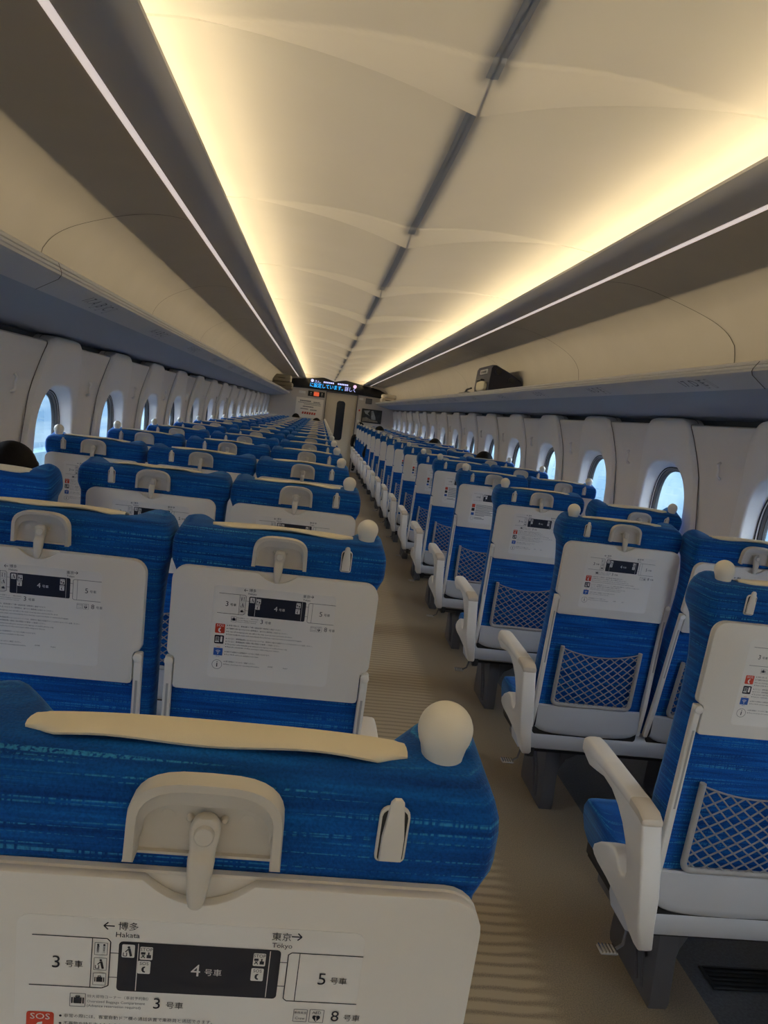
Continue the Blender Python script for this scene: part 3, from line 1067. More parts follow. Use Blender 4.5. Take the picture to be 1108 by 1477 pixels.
def sticker_mesh(full):
    mb = MB()
    T0 = 0.0204

    def P(z_extra=0.0):
        return lambda a, b: R(a, T0 + z_extra, b)
    sp = lambda a, b, t: R(a, t, b)
    mb.prism(rrect(-0.126, 0.126, 0.884, 1.0885, 0.009, 4), sp, 0.0199, T0, 'sticker')
    T1, T2, T3 = T0 + 0.0003, T0 + 0.0006, T0 + 0.0009

    def rect(x0, x1, z0, z1, mn, t=T1, r=0.0):
        pts = rrect(x0, x1, z0, z1, r, 3) if r else [(x0, z0), (x1, z0), (x1, z1), (x0, z1)]
        mb.add([R(a, t, b) for a, b in pts], [list(range(len(pts)))], mn)

    def line(x0, z0, x1, z1, wd=0.0008, mn='ink', t=T1):
        dx, dz = x1 - x0, z1 - z0
        l = math.hypot(dx, dz)
        nx_, nz = -dz / l * wd / 2, dx / l * wd / 2
        mb.add([R(x0 + nx_, t, z0 + nz), R(x1 + nx_, t, z1 + nz), R(x1 - nx_, t, z1 - nz), R(x0 - nx_, t, z0 - nz)], [[0, 1, 2, 3]], mn)

    def frame(x0, x1, z0, z1, mn='ink', wd=0.0005, t=T2):
        for a in ((x0, z0, x1, z0), (x1, z0, x1, z1), (x1, z1, x0, z1), (x0, z1, x0, z0)):
            line(*a, wd, mn, t)

    def txt(body, x, z, size, mn='ink', align='LEFT', t=T2, sx_=1.0, res=2):
        mb.text(body, size, lambda a, b: R(x + a, t, z + b), mn, align, res, sx_)

    def disc(x, z, r, mn, t=T2, n=12):
        mb.add([R(x + r * math.cos(2 * PI * k / n), t, z + r * math.sin(2 * PI * k / n)) for k in range(n)], [list(range(n))], mn)

    def luggage(x, z, k=1.0, mn='ink', t=T2):
        rect(x - 0.0026 * k, x + 0.0026 * k, z - 0.0026 * k, z + 0.0022 * k, mn, t)
        for s_ in (-1, 1):
            rect(*sorted((x + s_ * 0.0032 * k, x + s_ * 0.0042 * k)), z - 0.0026 * k, z + 0.0022 * k, mn, t)
        frame(x - 0.0012 * k, x + 0.0012 * k, z + 0.0024 * k, z + 0.0036 * k, mn, 0.0006 * k, t)

    def binman(x, z, k=1.0, mn='ink', t=T2):
        disc(x + 0.0003 * k, z + 0.0034 * k, 0.0010 * k, mn, t, 8)
        line(x + 0.0006 * k, z + 0.0024 * k, x + 0.0022 * k, z - 0.0042 * k, 0.0018 * k, mn, t)
        line(x + 0.0002 * k, z + 0.002 * k, x - 0.0020 * k, z - 0.0006 * k, 0.0008 * k, mn, t)
        for d in (-0.0034, -0.0010):
            line(x + d * k, z - 0.0012 * k, x + d * k, z - 0.0042 * k, 0.0006 * k, mn, t)
        line(x - 0.0034 * k, z - 0.0042 * k, x - 0.0010 * k, z - 0.0042 * k, 0.0006 * k, mn, t)

    def phone(x, z, k, mn, t):
        pts = [(-0.0010, 0.0030), (0.0012, 0.0036), (0.0012, 0.0022), (0.0000, 0.0014), (0.0000, -0.0014), (0.0014, -0.0022), (0.0014, -0.0036), (-0.0008, -0.0032), (-0.0022, -0.0012), (-0.0022, 0.0012)]
        mb.add([R(x + a * k, t, z + b * k) for a, b in pts], [list(range(len(pts)))], mn)
    # car plan
    line(-0.115, 1.0716, -0.062, 1.0716)
    line(-0.116, 1.0285, -0.064, 1.0285)
    line(-0.0595, 1.0690, -0.0595, 1.0310)
    line(-0.062, 1.0716, -0.0595, 1.0690)
    line(-0.064, 1.0285, -0.0595, 1.0310)
    line(-0.0725, 1.0716, -0.0725, 1.0285, 0.0006)
    for z_ in (1.0595, 1.0385):
        line(-0.0595, z_, -0.053, z_, 0.0006)
        line(0.0645, z_, 0.070, z_, 0.0006)
    rect(-0.0535, 0.0645, 1.0268, 1.0700, 'ink', T1, 0.003)
    line(0.0725, 1.0684, 0.126, 1.0684)
    line(0.0725, 1.0255, 0.126, 1.0255)
    line(0.0700, 1.0665, 0.0700, 1.0275)
    line(0.0700, 1.0665, 0.0725, 1.0684)
    line(0.0700, 1.0275, 0.0725, 1.0255)
    line(0.0785, 1.0684, 0.0785, 1.0255, 0.0006)
    line(-0.0395, 1.0690, -0.0395, 1.0280, 0.0006, 'sticker', T2)
    line(0.0565, 1.0690, 0.0565, 1.0280, 0.0006, 'sticker', T2)
    for x_, z_ in ((-0.0465, 1.0622), (-0.0335, 1.0610), (-0.0345, 1.0488), (0.0490, 1.0610), (0.0485, 1.0478)):
        rect(x_ - 0.0046, x_ + 0.0046, z_ - 0.0056, z_ + 0.0056, 'paper_white', T2, 0.001)
    # coloured icons
    rect(-0.1170, -0.0972, 0.9840, 1.0050, 'red', T1, 0.0022)
    rect(-0.1168, -0.0975, 0.9605, 0.9795, 'ink', T1, 0.0022)
    rect(-0.1170, -0.0972, 0.9300, 0.9555, 'paper_white', T1, 0.0022)
    rect(-0.1164, -0.0978, 0.9345, 0.9510, 'blue', T2, 0.001)
    n_ = 24
    for k in range(n_):
        a0, a1 = 2 * PI * k / n_, 2 * PI * (k + 1) / n_
        line(-0.1071 + 0.0102 * math.cos(a0), 0.9140 + 0.0102 * math.sin(a0), -0.1071 + 0.0102 * math.cos(a1), 0.9140 + 0.0102 * math.sin(a1), 0.0007)
    if not full:
        for z_, x1 in ((1.0012, 0.010), (0.9940, 0.02), (0.9870, 0.03), (0.98, 0.05), (0.9715, 0.092), (0.9645, 0.0), (0.957, 0.02), (0.950, 0.01), (0.9415, 0.018), (0.9345, -0.03), (0.9205, -0.045), (0.9135, -0.03)):
            rect(-0.092, x1, z_ - 0.0014, z_ + 0.0014, 'ink_grey')
        txt('3号車', -0.0995, 1.0487, 0.011)
        txt('4号車', 0.0005, 1.0475, 0.011, 'paper_white')
        txt('5号車', 0.0925, 1.0460, 0.011)
        return mb.mesh('car_notice', 0)
    # headings
    for s_, x_ in ((1, -0.0612), (-1, 0.0745)):
        line(x_ - 0.0038, 1.0825, x_ + 0.0038, 1.0825, 0.0010)
        line(x_ - s_ * 0.0038, 1.0825, x_ - s_ * 0.0008, 1.0855, 0.0010)
        line(x_ - s_ * 0.0038, 1.0825, x_ - s_ * 0.0008, 1.0795, 0.0010)
    txt('博多', -0.0550, 1.0826, 0.0075)
    txt('Hakata', -0.0565, 1.0756, 0.0062)
    txt('東京', 0.0560, 1.0815, 0.0075)
    txt('Tokyo', 0.0570, 1.0742, 0.0058)
    for num, x_, z_, mn in (('3', -0.1010, 1.0487, 'ink'), ('4', -0.0005, 1.0475, 'paper_white'), ('5', 0.0935, 1.0460, 'ink'), ('3', -0.0265, 1.0165, 'ink'), ('8', 0.1075, 1.0130, 'ink')):
        txt(num, x_, z_ + 0.0004, 0.0148 if z_ > 1.02 else 0.0135, mn, 'LEFT', T2, 1.0, 4)
        txt('号車', x_ + 0.0098, z_ - 0.0006, 0.0066, mn, 'LEFT', T2, 1.0, 3)
    # facility icons beside car 3
    for z_ in (1.0628, 1.0497, 1.0365):
        rect(-0.0705, -0.0615, z_ - 0.0052, z_ + 0.0052, 'paper_white', T1, 0.001)
        frame(-0.0705, -0.0615, z_ - 0.0052, z_ + 0.0052, 'ink_grey', 0.0004)
    for x_ in (-0.0682, -0.0638):
        disc(x_, 1.0662, 0.0008, 'ink')
        line(x_, 1.0652, x_, 1.0590, 0.0018)
    binman(-0.0660, 1.0497, 0.95)
    luggage(-0.0660, 1.0363, 0.85)
    binman(-0.0465, 1.0622, 1.0, 'ink', T3)
    for x_, z_, t_ in ((-0.0335, 1.0610, 'STOP'), (0.0490, 1.0610, 'STOP'), (-0.0345, 1.0488, 'SOS'), (0.0485, 1.0478, 'SOS')):
        txt(t_, x_, z_ + 0.0034, 0.0038, 'ink', 'CENTER', T3)
        if t_ == 'STOP':
            rect(x_ - 0.0038, x_ - 0.0006, z_ - 0.0008, z_ + 0.0012, 'ink', T3)
            line(x_ - 0.0036, z_ - 0.0038, x_ - 0.0012, z_ - 0.0012, 0.0007, 'ink', T3)
            line(x_ - 0.0008, z_ - 0.0038, x_ - 0.0030, z_ - 0.0012, 0.0007, 'ink', T3)
            rect(x_ + 0.0004, x_ + 0.0036, z_ - 0.0038, z_ - 0.0010, 'ink', T3)
            line(x_ + 0.0018, z_ - 0.001, x_ + 0.0018, z_ + 0.0012, 0.0010, 'ink', T3)
        else:
            phone(x_, z_ - 0.0016, 0.75, 'ink', T3)
    # luggage corner and aed captions
    frame(-0.0862, -0.0752, 1.0115, 1.0230, 'ink_grey', 0.0005)
    luggage(-0.0807, 1.0170, 1.1)
    txt('特大荷物コーナー（事前予約制）', -0.0740, 1.0208, 0.0031, 'ink_grey')
    txt('Oversized Baggage Compartment', -0.0740, 1.0165, 0.0031, 'ink_grey')
    txt('(Advance reservation required)', -0.0740, 1.0126, 0.0031, 'ink_grey')
    frame(0.0793, 0.0895, 1.0075, 1.0185, 'ink_grey', 0.0005)
    txt('乗務員室', 0.0844, 1.0155, 0.0024, 'ink', 'CENTER')
    txt('Crew', 0.0844, 1.0105, 0.0033, 'ink', 'CENTER')
    frame(0.0915, 0.1022, 1.0075, 1.0190, 'ink_grey', 0.0005)
    txt('AED', 0.0968, 1.0162, 0.0036, 'ink', 'CENTER')
    hz = [(0, -0.0032), (0.0030, 0.0004), (0.0028, 0.0022), (0.0014, 0.0028), (0, 0.0016), (-0.0014, 0.0028), (-0.0028, 0.0022), (-0.0030, 0.0004)]
    mb.add([R(0.0968 + a, T2, 1.0110 + b) for a, b in hz], [list(range(8))], 'ink')
    line(0.0968 - 0.0004, 1.0128, 0.0968 + 0.0002, 1.0088, 0.0007, 'sticker', T3)
    # red, black, blue squares
    txt('SOS', -0.1071, 1.0008, 0.0074, 'paper_white', 'CENTER', T2, 1.15)
    phone(-0.1071, 0.9910, 1.5, 'paper_white', T2)
    rect(-0.1140, -0.1075, 0.9680, 0.9755, 'ink_grey', T2)
    frame(-0.1140, -0.1075, 0.9680, 0.9755, 'paper_white', 0.0006, T3)
    rect(-0.1150, -0.1070, 0.9640, 0.9662, 'paper_white', T2)
    rect(-0.1045, -0.1005, 0.9650, 0.9770, 'sticker', T2, 0.0008)
    txt('FREE', -0.1071, 0.9532, 0.0036, 'red', 'CENTER', T2)
    for rr in (0.0022, 0.0048, 0.0074):
        for k in range(6):
            a0, a1 = math.radians(50 + 80 * k / 6), math.radians(50 + 80 * (k + 1) / 6)
            line(-0.1071 + rr * math.cos(a0), 0.9385 + rr * math.sin(a0), -0.1071 + rr * math.cos(a1), 0.9385 + rr * math.sin(a1), 0.0011, 'paper_white', T3)
    disc(-0.1071, 0.9380, 0.0010, 'paper_white', T3)
    txt('Wi-Fi', -0.1071, 0.9322, 0.0034, 'blue', 'CENTER', T2)
    txt('i', -0.1071, 0.9144, 0.0190, 'ink', 'CENTER', T2, 1.2)
    body = [
        (1.0025, '非常の際には、客室自動ドア横の通話装置で乗務員と通話できます。'),
        (0.9958, '不審物や持ち主のわからない荷物等は、速やかに乗務員にお知らせください。'),
        (0.9893, 'In case of emergency, you can talk to the train crew via intercom beside the door.'),
        (0.9830, 'Please notify the train crew immediately if you find any suspicious items or unattended baggage.'),
        (0.9735, 'パソコン・携帯電話等のコンセントについては、使用中に電圧が変動することがありますのでご注意ください。'),
        (0.9672, 'パソコン・携帯電話等の使用の際は周囲のお客様へご配慮ください。'),
        (0.9610, 'The power outlet beneath your armrest is for laptops or mobile phones only.'),
        (0.9552, 'Please be considerate of other passengers while using your devices.'),
        (0.9440, '車内では無料の公衆無線サービスがご利用いただけます。'),
        (0.9380, 'Free Wi-Fi service is available in this train.'),
        (0.9220, '運行情報はこちらからご確認ください。'),
        (0.9158, 'Please check here for operating information.')]
    for z_, b_ in body:
        disc(-0.0925, z_, 0.0010, 'ink', T2, 8)
        jp = ord(b_[0]) > 255
        txt(b_, -0.0902, z_, 0.0036 if jp else 0.0040, 'ink', 'LEFT', T2, 1.0, 1)
    txt('日本語', 0.0040, 0.9185, 0.0034, 'ink', 'CENTER', T2, 1, 1)
    txt('English', 0.0360, 0.9185, 0.0034, 'ink', 'CENTER', T2, 1, 1)
    for x_ in (0.0040, 0.0360, 0.0690):
        rect(x_ - 0.0092, x_ + 0.0092, 0.8955, 0.9140, 'paper_white', T1)
        rect(x_ - 0.0080, x_ + 0.0080, 0.8967, 0.9128, 'sticker', T2)
    return mb.mesh('car_notice', 0)


# --- latch with recessed housing
def arch(hw, zb, zt, rs, n=16):
    """flat-topped dome outline, counter-clockwise from the lower right"""
    p = [(hw * 1.0, zb)]
    zc_ = zt - rs
    p.append((hw * 0.985, zc_))
    for k in range(1, n):
        t = k / n
        a = PI * t
        x = hw * 0.985 * math.copysign(abs(math.cos(a)) ** 0.62, math.cos(a))
        z = zc_ + rs * abs(math.sin(a)) ** 0.8
        p.append((x, z))
    p.append((-hw * 0.985, zc_))
    p.append((-hw * 1.0, zb))
    return p


def latch_parts():
    out = []
    mb = MB()
    o = arch(0.0565, 1.1345, 1.2005, 0.034)
    i = arch(0.0485, 1.1345, 1.1930, 0.030)
    n = len(o)
    lo = [R(a, 0.0, b) for a, b in o]
    l0 = [R(a, 0.0150, b) for a, b in o]
    l1 = [R(a * 0.985, 0.0180, 1.1345 + (b - 1.1345) * 0.985) for a, b in o]
    l2 = [R(a * 1.02, 0.0180, 1.1345 + (b - 1.1345) * 1.01) for a, b in i]
    l3 = [R(a, 0.0165, b) for a, b in i]
    l4 = [R(a, -0.001, b) for a, b in i]
    mb.loft([lo, l0, l1, l2, l3, l4], 'plastic_dark', closed=False)
    for s_ in (1, -1):          # close the feet
        a0, a1 = 0.0485, 0.0565
        mb.add([R(s_ * a0, 0, 1.1345), R(s_ * a1, 0, 1.1345), R(s_ * a1, 0.0180, 1.1345), R(s_ * a0, 0.0180, 1.1345)], [[0, 1, 2, 3]], 'plastic_dark')
    # floor of the recess, stepped hood, sill
    mb.add([R(a, 0.0012, b) for a, b in i], [list(range(len(i)))], 'plastic_dark')
    hood = [(a, b) for a, b in i if b > 1.162]
    lo_ = [(a * 0.97, b - 0.0150 * (1 - 0.25 * abs(a) / 0.05)) for a, b in hood]
    mb.loft([[R(a, 0.0150, b) for a, b in hood], [R(a, 0.0100, b) for a, b in lo_], [R(a, 0.0012, b + 0.0010) for a, b in lo_]], 'plastic_dark', closed=False)
    mb.box(-0.0485, 0.0485, y_rear(1.136) - 0.0055 - PIV.y, y_rear(1.136) - PIV.y, 1.1345 - PIV.z, 1.1365 - PIV.z, 'plastic_dark')
    for x_ in (-0.029, 0.029):
        mb.lathe([(0.0055, 0.0), (0.0055, 0.0006)], R(x_, 0.0013, 1.164), 'plastic_dark', 18, 'Y')
    for x_ in (-0.0125, 0.0125):
        mb.lathe([(0.0028, 0.0), (0.0028, 0.0030), (0.0016, 0.0044)], R(x_, 0.0012, 1.165), 'plastic_dark', 12, 'Y')
    out.append(('latch_housing', mb.mesh('latch_housing', 40)))
    mb = MB()
    # lever: wide round head, neck, tapering tongue that overlaps the tray
    sec = [(1.1725, 0.0040, 0.006, 0.013), (1.1715, 0.0070, 0.006, 0.0155), (1.1690, 0.0092, 0.006, 0.0165), (1.1640, 0.0108, 0.006, 0.017), (1.1590, 0.0112, 0.006, 0.017), (1.1540, 0.0108, 0.007, 0.0172), (1.1500, 0.0100, 0.008, 0.0180),
           (1.1460, 0.0094, 0.009, 0.0215), (1.1430, 0.0096, 0.010, 0.0250), (1.1400, 0.0098, 0.011, 0.0262), (1.1300, 0.0090, 0.014, 0.0278), (1.1200, 0.0078, 0.016, 0.0285), (1.1120, 0.0066, 0.018, 0.0290), (1.1070, 0.0052, 0.019, 0.0288), (1.1050, 0.0034, 0.020, 0.0275)]
    loops = []
    for z_, h_, t0, t1 in sec:
        lp = []
        for k in range(16):
            a = 2 * PI * k / 16
            cx, cy = math.cos(a), math.sin(a)
            cx = math.copysign(abs(cx) ** 0.7, cx)
            cy = math.copysign(abs(cy) ** 0.7, cy)
            lp.append(R(h_ * cx - 0.0006 * (1.17 - z_) / 0.03, (t0 + t1) / 2 + (t1 - t0) / 2 * cy, z_))
        loops.append(lp)
    mb.loft(loops, 'plastic_dark', True, True)
    mb.lathe([(0.0074, -0.006), (0.0074, 0.0024), (0.0064, 0.0034)], R(0.0, 0.0172, 1.1600), 'plastic_dark', 24, 'Y')
    out.append(('latch_lever', mb.mesh('latch_lever', 45)))
    return out


def hook_meshes():
    a = MB()
    a.prism(rrect(-0.0115, 0.0115, 1.1395, 1.186, [0.008, 0.008, 0.0045, 0.0045], 4), rp, -0.001, 0.0040, 'plastic', 0.0012, 1)
    b = MB()
    b.prism([(-0.0085, 1.1425), (0.0085, 1.1425), (0.0085, 1.162), (0.0062, 1.182), (0.0050, 1.1915), (0.0025, 1.1945), (-0.0025, 1.1945), (-0.0050, 1.1915), (-0.0062, 1.182), (-0.0085, 1.162)], rp, 0.0030, 0.0085, 'plastic', 0.0018, 2)
    a.prism(rrect(-0.0096, 0.0096, 1.1412, 1.184, [0.006, 0.006, 0.003, 0.003], 3), rp, 0.0030, 0.0043, 'gasket_gap_shade')  # black layer paints the dark gap between plate and flap
    return a.mesh('hook_plate', 40), b.mesh('hook_flap', 40)


def knob_mesh():
    mb = MB()
    prof = [(0.0165, -0.042), (0.0165, -0.030), (0.0170, -0.022), (0.0190, -0.0135), (0.0212, -0.0085)]
    for k in range(0, 13):
        a = math.radians(-20 + 110 * k / 12)
        prof.append((max(0.0006, 0.0226 * math.cos(a)), 0.0226 * math.sin(a)))
    mb.lathe(prof, (0, 0 - PIV.y, 1.2255 - PIV.z), 'knob', 32)
    return mb.mesh('grab_knob', 50)


def cover_mesh(seed=0):
    rnd_ = random.Random(seed)
    mb = MB()
    prof = [(-0.0250, 1.2070), (-0.0215, 1.2100), (-0.013, 1.2115), (0.000, 1.2108), (0.012, 1.2085), (0.026, 1.2040), (0.042, 1.1960), (0.0540, 1.182), (0.061, 1.17), (0.062, 1.12), (0.060, 1.06), (0.058, 1.02)]
    NXc = 25
    loopsA, loopsB = [], []
    ph = rnd_.uniform(0, 6)
    for i_, (y_, z_) in enumerate(prof):
        la, lb = [], []
        for k in range(NXc):
            u = -1 + 2 * k / (NXc - 1)
            x = 0.148 * u
            back_edge = max(0.0, 1 - i_ / 3)
            z2 = z_ + back_edge * (0.0022 * math.sin(u * 5.2 + ph) - 0.001 * u * u) - 0.005 * (abs(u) ** 3)
            y2 = y_ + back_edge * (0.014 * sstep(0.80, 1.0, abs(u))) + (0.0015 * math.sin(u * 7 + ph) if i_ > 6 else 0)
            la.append((x, y2 - PIV.y, z2 + 0.0012 - PIV.z))
            lb.append((x * 0.998, y2 - PIV.y + (0.0015 if i_ < 2 else 0), z2 - 0.0012 - PIV.z))
        loopsA.append(la)
        loopsB.append(lb)
    allv, fs = [], []
    n = NXc
    m_ = len(prof)
    for L_ in (loopsA, loopsB):
        for lp in L_:
            allv += lp
    o = m_ * n
    for i_ in range(m_ - 1):
        for k in range(n - 1):
            fs.append([i_ * n + k, i_ * n + k + 1, (i_ + 1) * n + k + 1, (i_ + 1) * n + k])
            fs.append([o + i_ * n + k, o + (i_ + 1) * n + k, o + (i_ + 1) * n + k + 1, o + i_ * n + k + 1])
    for k in range(n - 1):
        fs.append([k, o + k, o + k + 1, k + 1])
        e = (m_ - 1) * n
        fs.append([e + k, e + k + 1, o + e + k + 1, o + e + k])
    for i_ in range(m_ - 1):
        for k in (0, n - 1):
            fs.append([i_ * n + k, (i_ + 1) * n + k, o + (i_ + 1) * n + k, o + i_ * n + k])
    mb.add(allv, fs, 'cloth')
    return mb.mesh('head_cover', 60)


def net_meshes():
    fr = MB()
    x0, x1, z0, z1 = -0.148, 0.148, 0.500, 0.728
    r = 0.020
    path = [R(x0, 0.012, z1)]
    path += [R(x0, 0.012, z0 + r)]
    for k in range(1, 6):
        a = math.radians(180 + 90 * k / 6)
        path.append(R(x0 + r + r * math.cos(a), 0.012, z0 + r + r * math.sin(a)))
    path.append(R(x0 + r, 0.012, z0))
    path.append(R(x1 - r, 0.012, z0))
    for k in range(1, 6):
        a = math.radians(270 + 90 * k / 6)
        path.append(R(x1 - r + r * math.cos(a), 0.012, z0 + r + r * math.sin(a)))
    path += [R(x1, 0.012, z0 + r), R(x1, 0.012, z1)]
    fr.tube(path, 0.0080, 'net_frame', 8)
    ne = MB()
    zt = lambda x: 0.722 - 0.026 * (1 - (x / x1) ** 2)          # sagging elastic top edge
    ne.tube([R(x1 * (-1 + 2 * k / 14), 0.012, zt(x1 * (-1 + 2 * k / 14))) for k in range(15)], 0.0024, 'net', 6)
    NN = 8
    dx = (x1 - x0) / NN

    def pt(i_, j_):
        x = x0 + dx * i_ / 2
        v = j_ / 14
        z = z0 + (zt(x) - z0) * v
        return R(x, 0.0125 + 0.010 * math.sin(PI * v) * (1 - (x / x1) ** 2), z)
    # strands run on a diagonal lattice (i even/odd matched with j)
    for d in (1, -1):
        for st in range(-14, 2 * NN + 15, 2):
            path = []
            for j_ in range(15):
                i_ = st + d * j_
                if 0 <= i_ <= 2 * NN:
                    path.append(pt(i_, j_))
            if len(path) > 1:
                ne.tube(path, 0.0021, 'net', 5, False)
    return fr.mesh('net_frame', 50), ne.mesh('net', 0)


def kick_mesh(hw=0.197):
    mb = MB()
    loops = []
    secs = [(0.492, 0.001), (0.494, 0.012), (0.490, 0.017), (0.45, 0.023), (0.41, 0.026), (0.395, 0.0245), (0.388, 0.019), (0.386, 0.008), (0.386, -0.004)]
    for z_, t_ in secs:
        lp = []
        for k in range(21):
            u = -1 + 2 * k / 20
            e = (abs(u) ** 8)
            z2 = z_ - (0.010 * (u * u) * 0 + 0) + (0.016 * e if z_ < 0.42 else 0) + (0.006 * u * u * -1 if z_ < 0.42 else 0) * 0 - (0.008 * (1 - u * u) if z_ < 0.42 else 0)
            lp.append(R(hw * u, t_ - 0.006 * e, z2))
        loops.append(lp)
    mb.loft(loops, 'plastic_cool', closed=False)
    mb.prism(rrect(-hw - 0.003, hw + 0.003, 0.372, 0.490, 0.012), rp, 0.000, 0.010, 'gasket_gap_shade')  # black backing paints the shaded gap round the panel
    loops2 = [[R(hw * u, -0.006, z_) for u in (-1, 1)] for z_ in (0.494, 0.386)]
    mb.loft(loops2, 'plastic_cool', closed=False)
    for s_ in (-1, 1):
        mb.add([R(s_ * hw, -0.006, 0.492), R(s_ * hw, 0.010, 0.490), R(s_ * hw, 0.010, 0.402), R(s_ * hw, -0.006, 0.402)], [[0, 1, 2, 3]], 'plastic_cool')
    return mb.mesh('kick_panel', 40)


def tray_arm_mesh(s_):
    mb = MB()
    x0, x1 = 0.1985, 0.2150
    pts = [(0.3985, -0.010), (0.3985, 0.010), (0.52, 0.020), (0.60, 0.0185), (0.86, 0.0175), (0.914, 0.020), (0.921, 0.017), (0.921, 0.002), (0.60, 0.0), (0.50, -0.004)]
    mb.prism([(b, a) for a, b in pts], lambda t, z, x: R(s_ * x, t, z), x0, x1, 'plastic', 0.0022, 1)
    mb.lathe([(0.0095, -0.003), (0.0095, 0.008), (0.006, 0.010)], R(s_ * 0.2065, 0.015, 0.912), 'plastic', 14, 'Y')
    # slot in the upper half
    mb.add([R(s_ * 0.2040, 0.0192, 0.86), R(s_ * 0.2090, 0.0192, 0.86), R(s_ * 0.2090, 0.0184, 0.66), R(s_ * 0.2040, 0.0184, 0.66)], [[0, 1, 2, 3]], 'net_frame')
    return mb.mesh('tray_arm', 40)


def cushion_mesh(hw):
    mb = MB()
    prof = [(0.06, 0.36), (0.06, 0.425), (0.09, 0.438), (0.20, 0.436), (0.33, 0.446), (0.40, 0.452), (0.435, 0.445), (0.452, 0.42), (0.448, 0.385), (0.425, 0.345), (0.39, 0.330), (0.15, 0.335)]
    loops = []
    for u, k in ((-1, 0.80), (-0.985, 0.93), (-0.94, 0.985), (-0.86, 1.0), (-0.4, 1.0), (0, 0.995), (0.4, 1.0), (0.86, 1.0), (0.94, 0.985), (0.985, 0.93), (1, 0.80)):
        cy, cz = 0.26, 0.39
        loops.append([(hw * u, cy + (y_ - cy) * (0.93 + 0.07 * k), cz + (z_ - cz) * k) for y_, z_ in prof])
    mb.loft(loops, 'fabric', True, True)
    return mb.mesh('cushion', 60)


# aisle armrest: side shell with a forward cup below and a padded bar above
def armrest_mesh(s_, pad_only=False):
    """s_ = -1: outer face towards -x.  Local x is measured from the seat centre."""
    mb = MB()
    if not pad_only:
        out = [(0.345, 0.618), (0.30, 0.605), (0.255, 0.612), (0.20, 0.622), (0.14, 0.617), (0.095, 0.600), (0.055, 0.575), (0.025, 0.545), (0.005, 0.512), (-0.004, 0.490), (0.000, 0.473), (0.016, 0.466), (0.034, 0.474), (0.052, 0.492), (0.075, 0.500),
               (0.110, 0.492), (0.160, 0.466), (0.198, 0.438), (0.212, 0.418), (0.207, 0.402), (0.185, 0.392), (0.13, 0.384), (0.08, 0.372), (0.035, 0.352), (0.005, 0.330), (-0.020, 0.318), (-0.045, 0.318), (-0.060, 0.330), (-0.075, 0.40), (-0.085, 0.47), (-0.072, 0.54), (-0.050, 0.605), (-0.044, 0.628)]
        out += [(0.0, 0.650), (0.1, 0.652), (0.25, 0.654), (0.35, 0.660)]

        def fn(y_, z_, t):
            tuck = 0.040 * sstep(0.46, 0.31, z_) * (1.0 if t > 0.5 else 0.55)
            return (s_ * (0.238 + 0.050 * t - tuck), y_, z_)
        mb.prism(out, fn, 0.0, 1.0, 'plastic', 0.007, 3)
    # pad
    loops = []
    secs = [(-0.046, 0.626, 0.632, 0.8), (-0.043, 0.622, 0.641, 0.95), (-0.02, 0.628, 0.653, 1.0), (0.03, 0.632, 0.658, 1.0), (0.20, 0.634, 0.664, 1.0), (0.31, 0.628, 0.668, 1.0), (0.348, 0.614, 0.668, 0.98), (0.362, 0.616, 0.660, 0.9), (0.366, 0.626, 0.650, 0.75)]
    if pad_only:                                 # shared armrest between two cushions, starting in front of the backs
        secs = [(y_ if y_ > 0.15 else y_ * 0.6 + 0.165, za, zb, k * 0.85) for y_, za, zb, k in secs]
    for y_, za, zb, k in secs:
        cx, cz = s_ * (0.2225 if pad_only else 0.2635), (za + zb) / 2
        lp = []
        for q_ in range(16):
            a = 2 * PI * q_ / 16
            cx_, cy_ = math.cos(a), math.sin(a)
            cx_ = math.copysign(abs(cx_) ** 0.5, cx_)
            cy_ = math.copysign(abs(cy_) ** 0.5, cy_)
            lp.append((cx + 0.0265 * k * cx_, y_, cz + (zb - za) / 2 * cy_))
        loops.append(lp)
    mb.loft(loops[:4], 'arm_worn', True, False)
    mb.loft(loops[3:5], 'plastic', False, False)
    mb.loft(loops[4:], 'arm_pad', False, True)
    return mb.mesh('armrest', 40)


M_BACK = {'n': back_mesh(0.222), 'w': back_mesh(0.250)}
M_TRAY = tray_mesh()
M_STK = {True: sticker_mesh(True), False: sticker_mesh(False)}
M_LATCH = latch_parts()
M_HOOK = hook_meshes()
M_KNOB = knob_mesh()
M_COVER = [cover_mesh(i) for i in range(5)]
M_NET = net_meshes()
M_KICK = kick_mesh()
M_TARM = {s_: tray_arm_mesh(s_) for s_ in (-1, 1)}
M_CUSH = {'n': cushion_mesh(0.217), 'w': cushion_mesh(0.24)}
M_ARM = {s_: armrest_mesh(s_) for s_ in (-1, 1)}
M_BAR = {s_: armrest_mesh(s_, True) for s_ in (-1, 1)}


def link(name, me, parent, loc=(0, 0, 0), rx=0.0):
    o = bpy.data.objects.new(name, me)
    COL.objects.link(o)
    o.parent = parent
    o.location = loc
    o.rotation_euler = (rx, 0, 0)
    return o


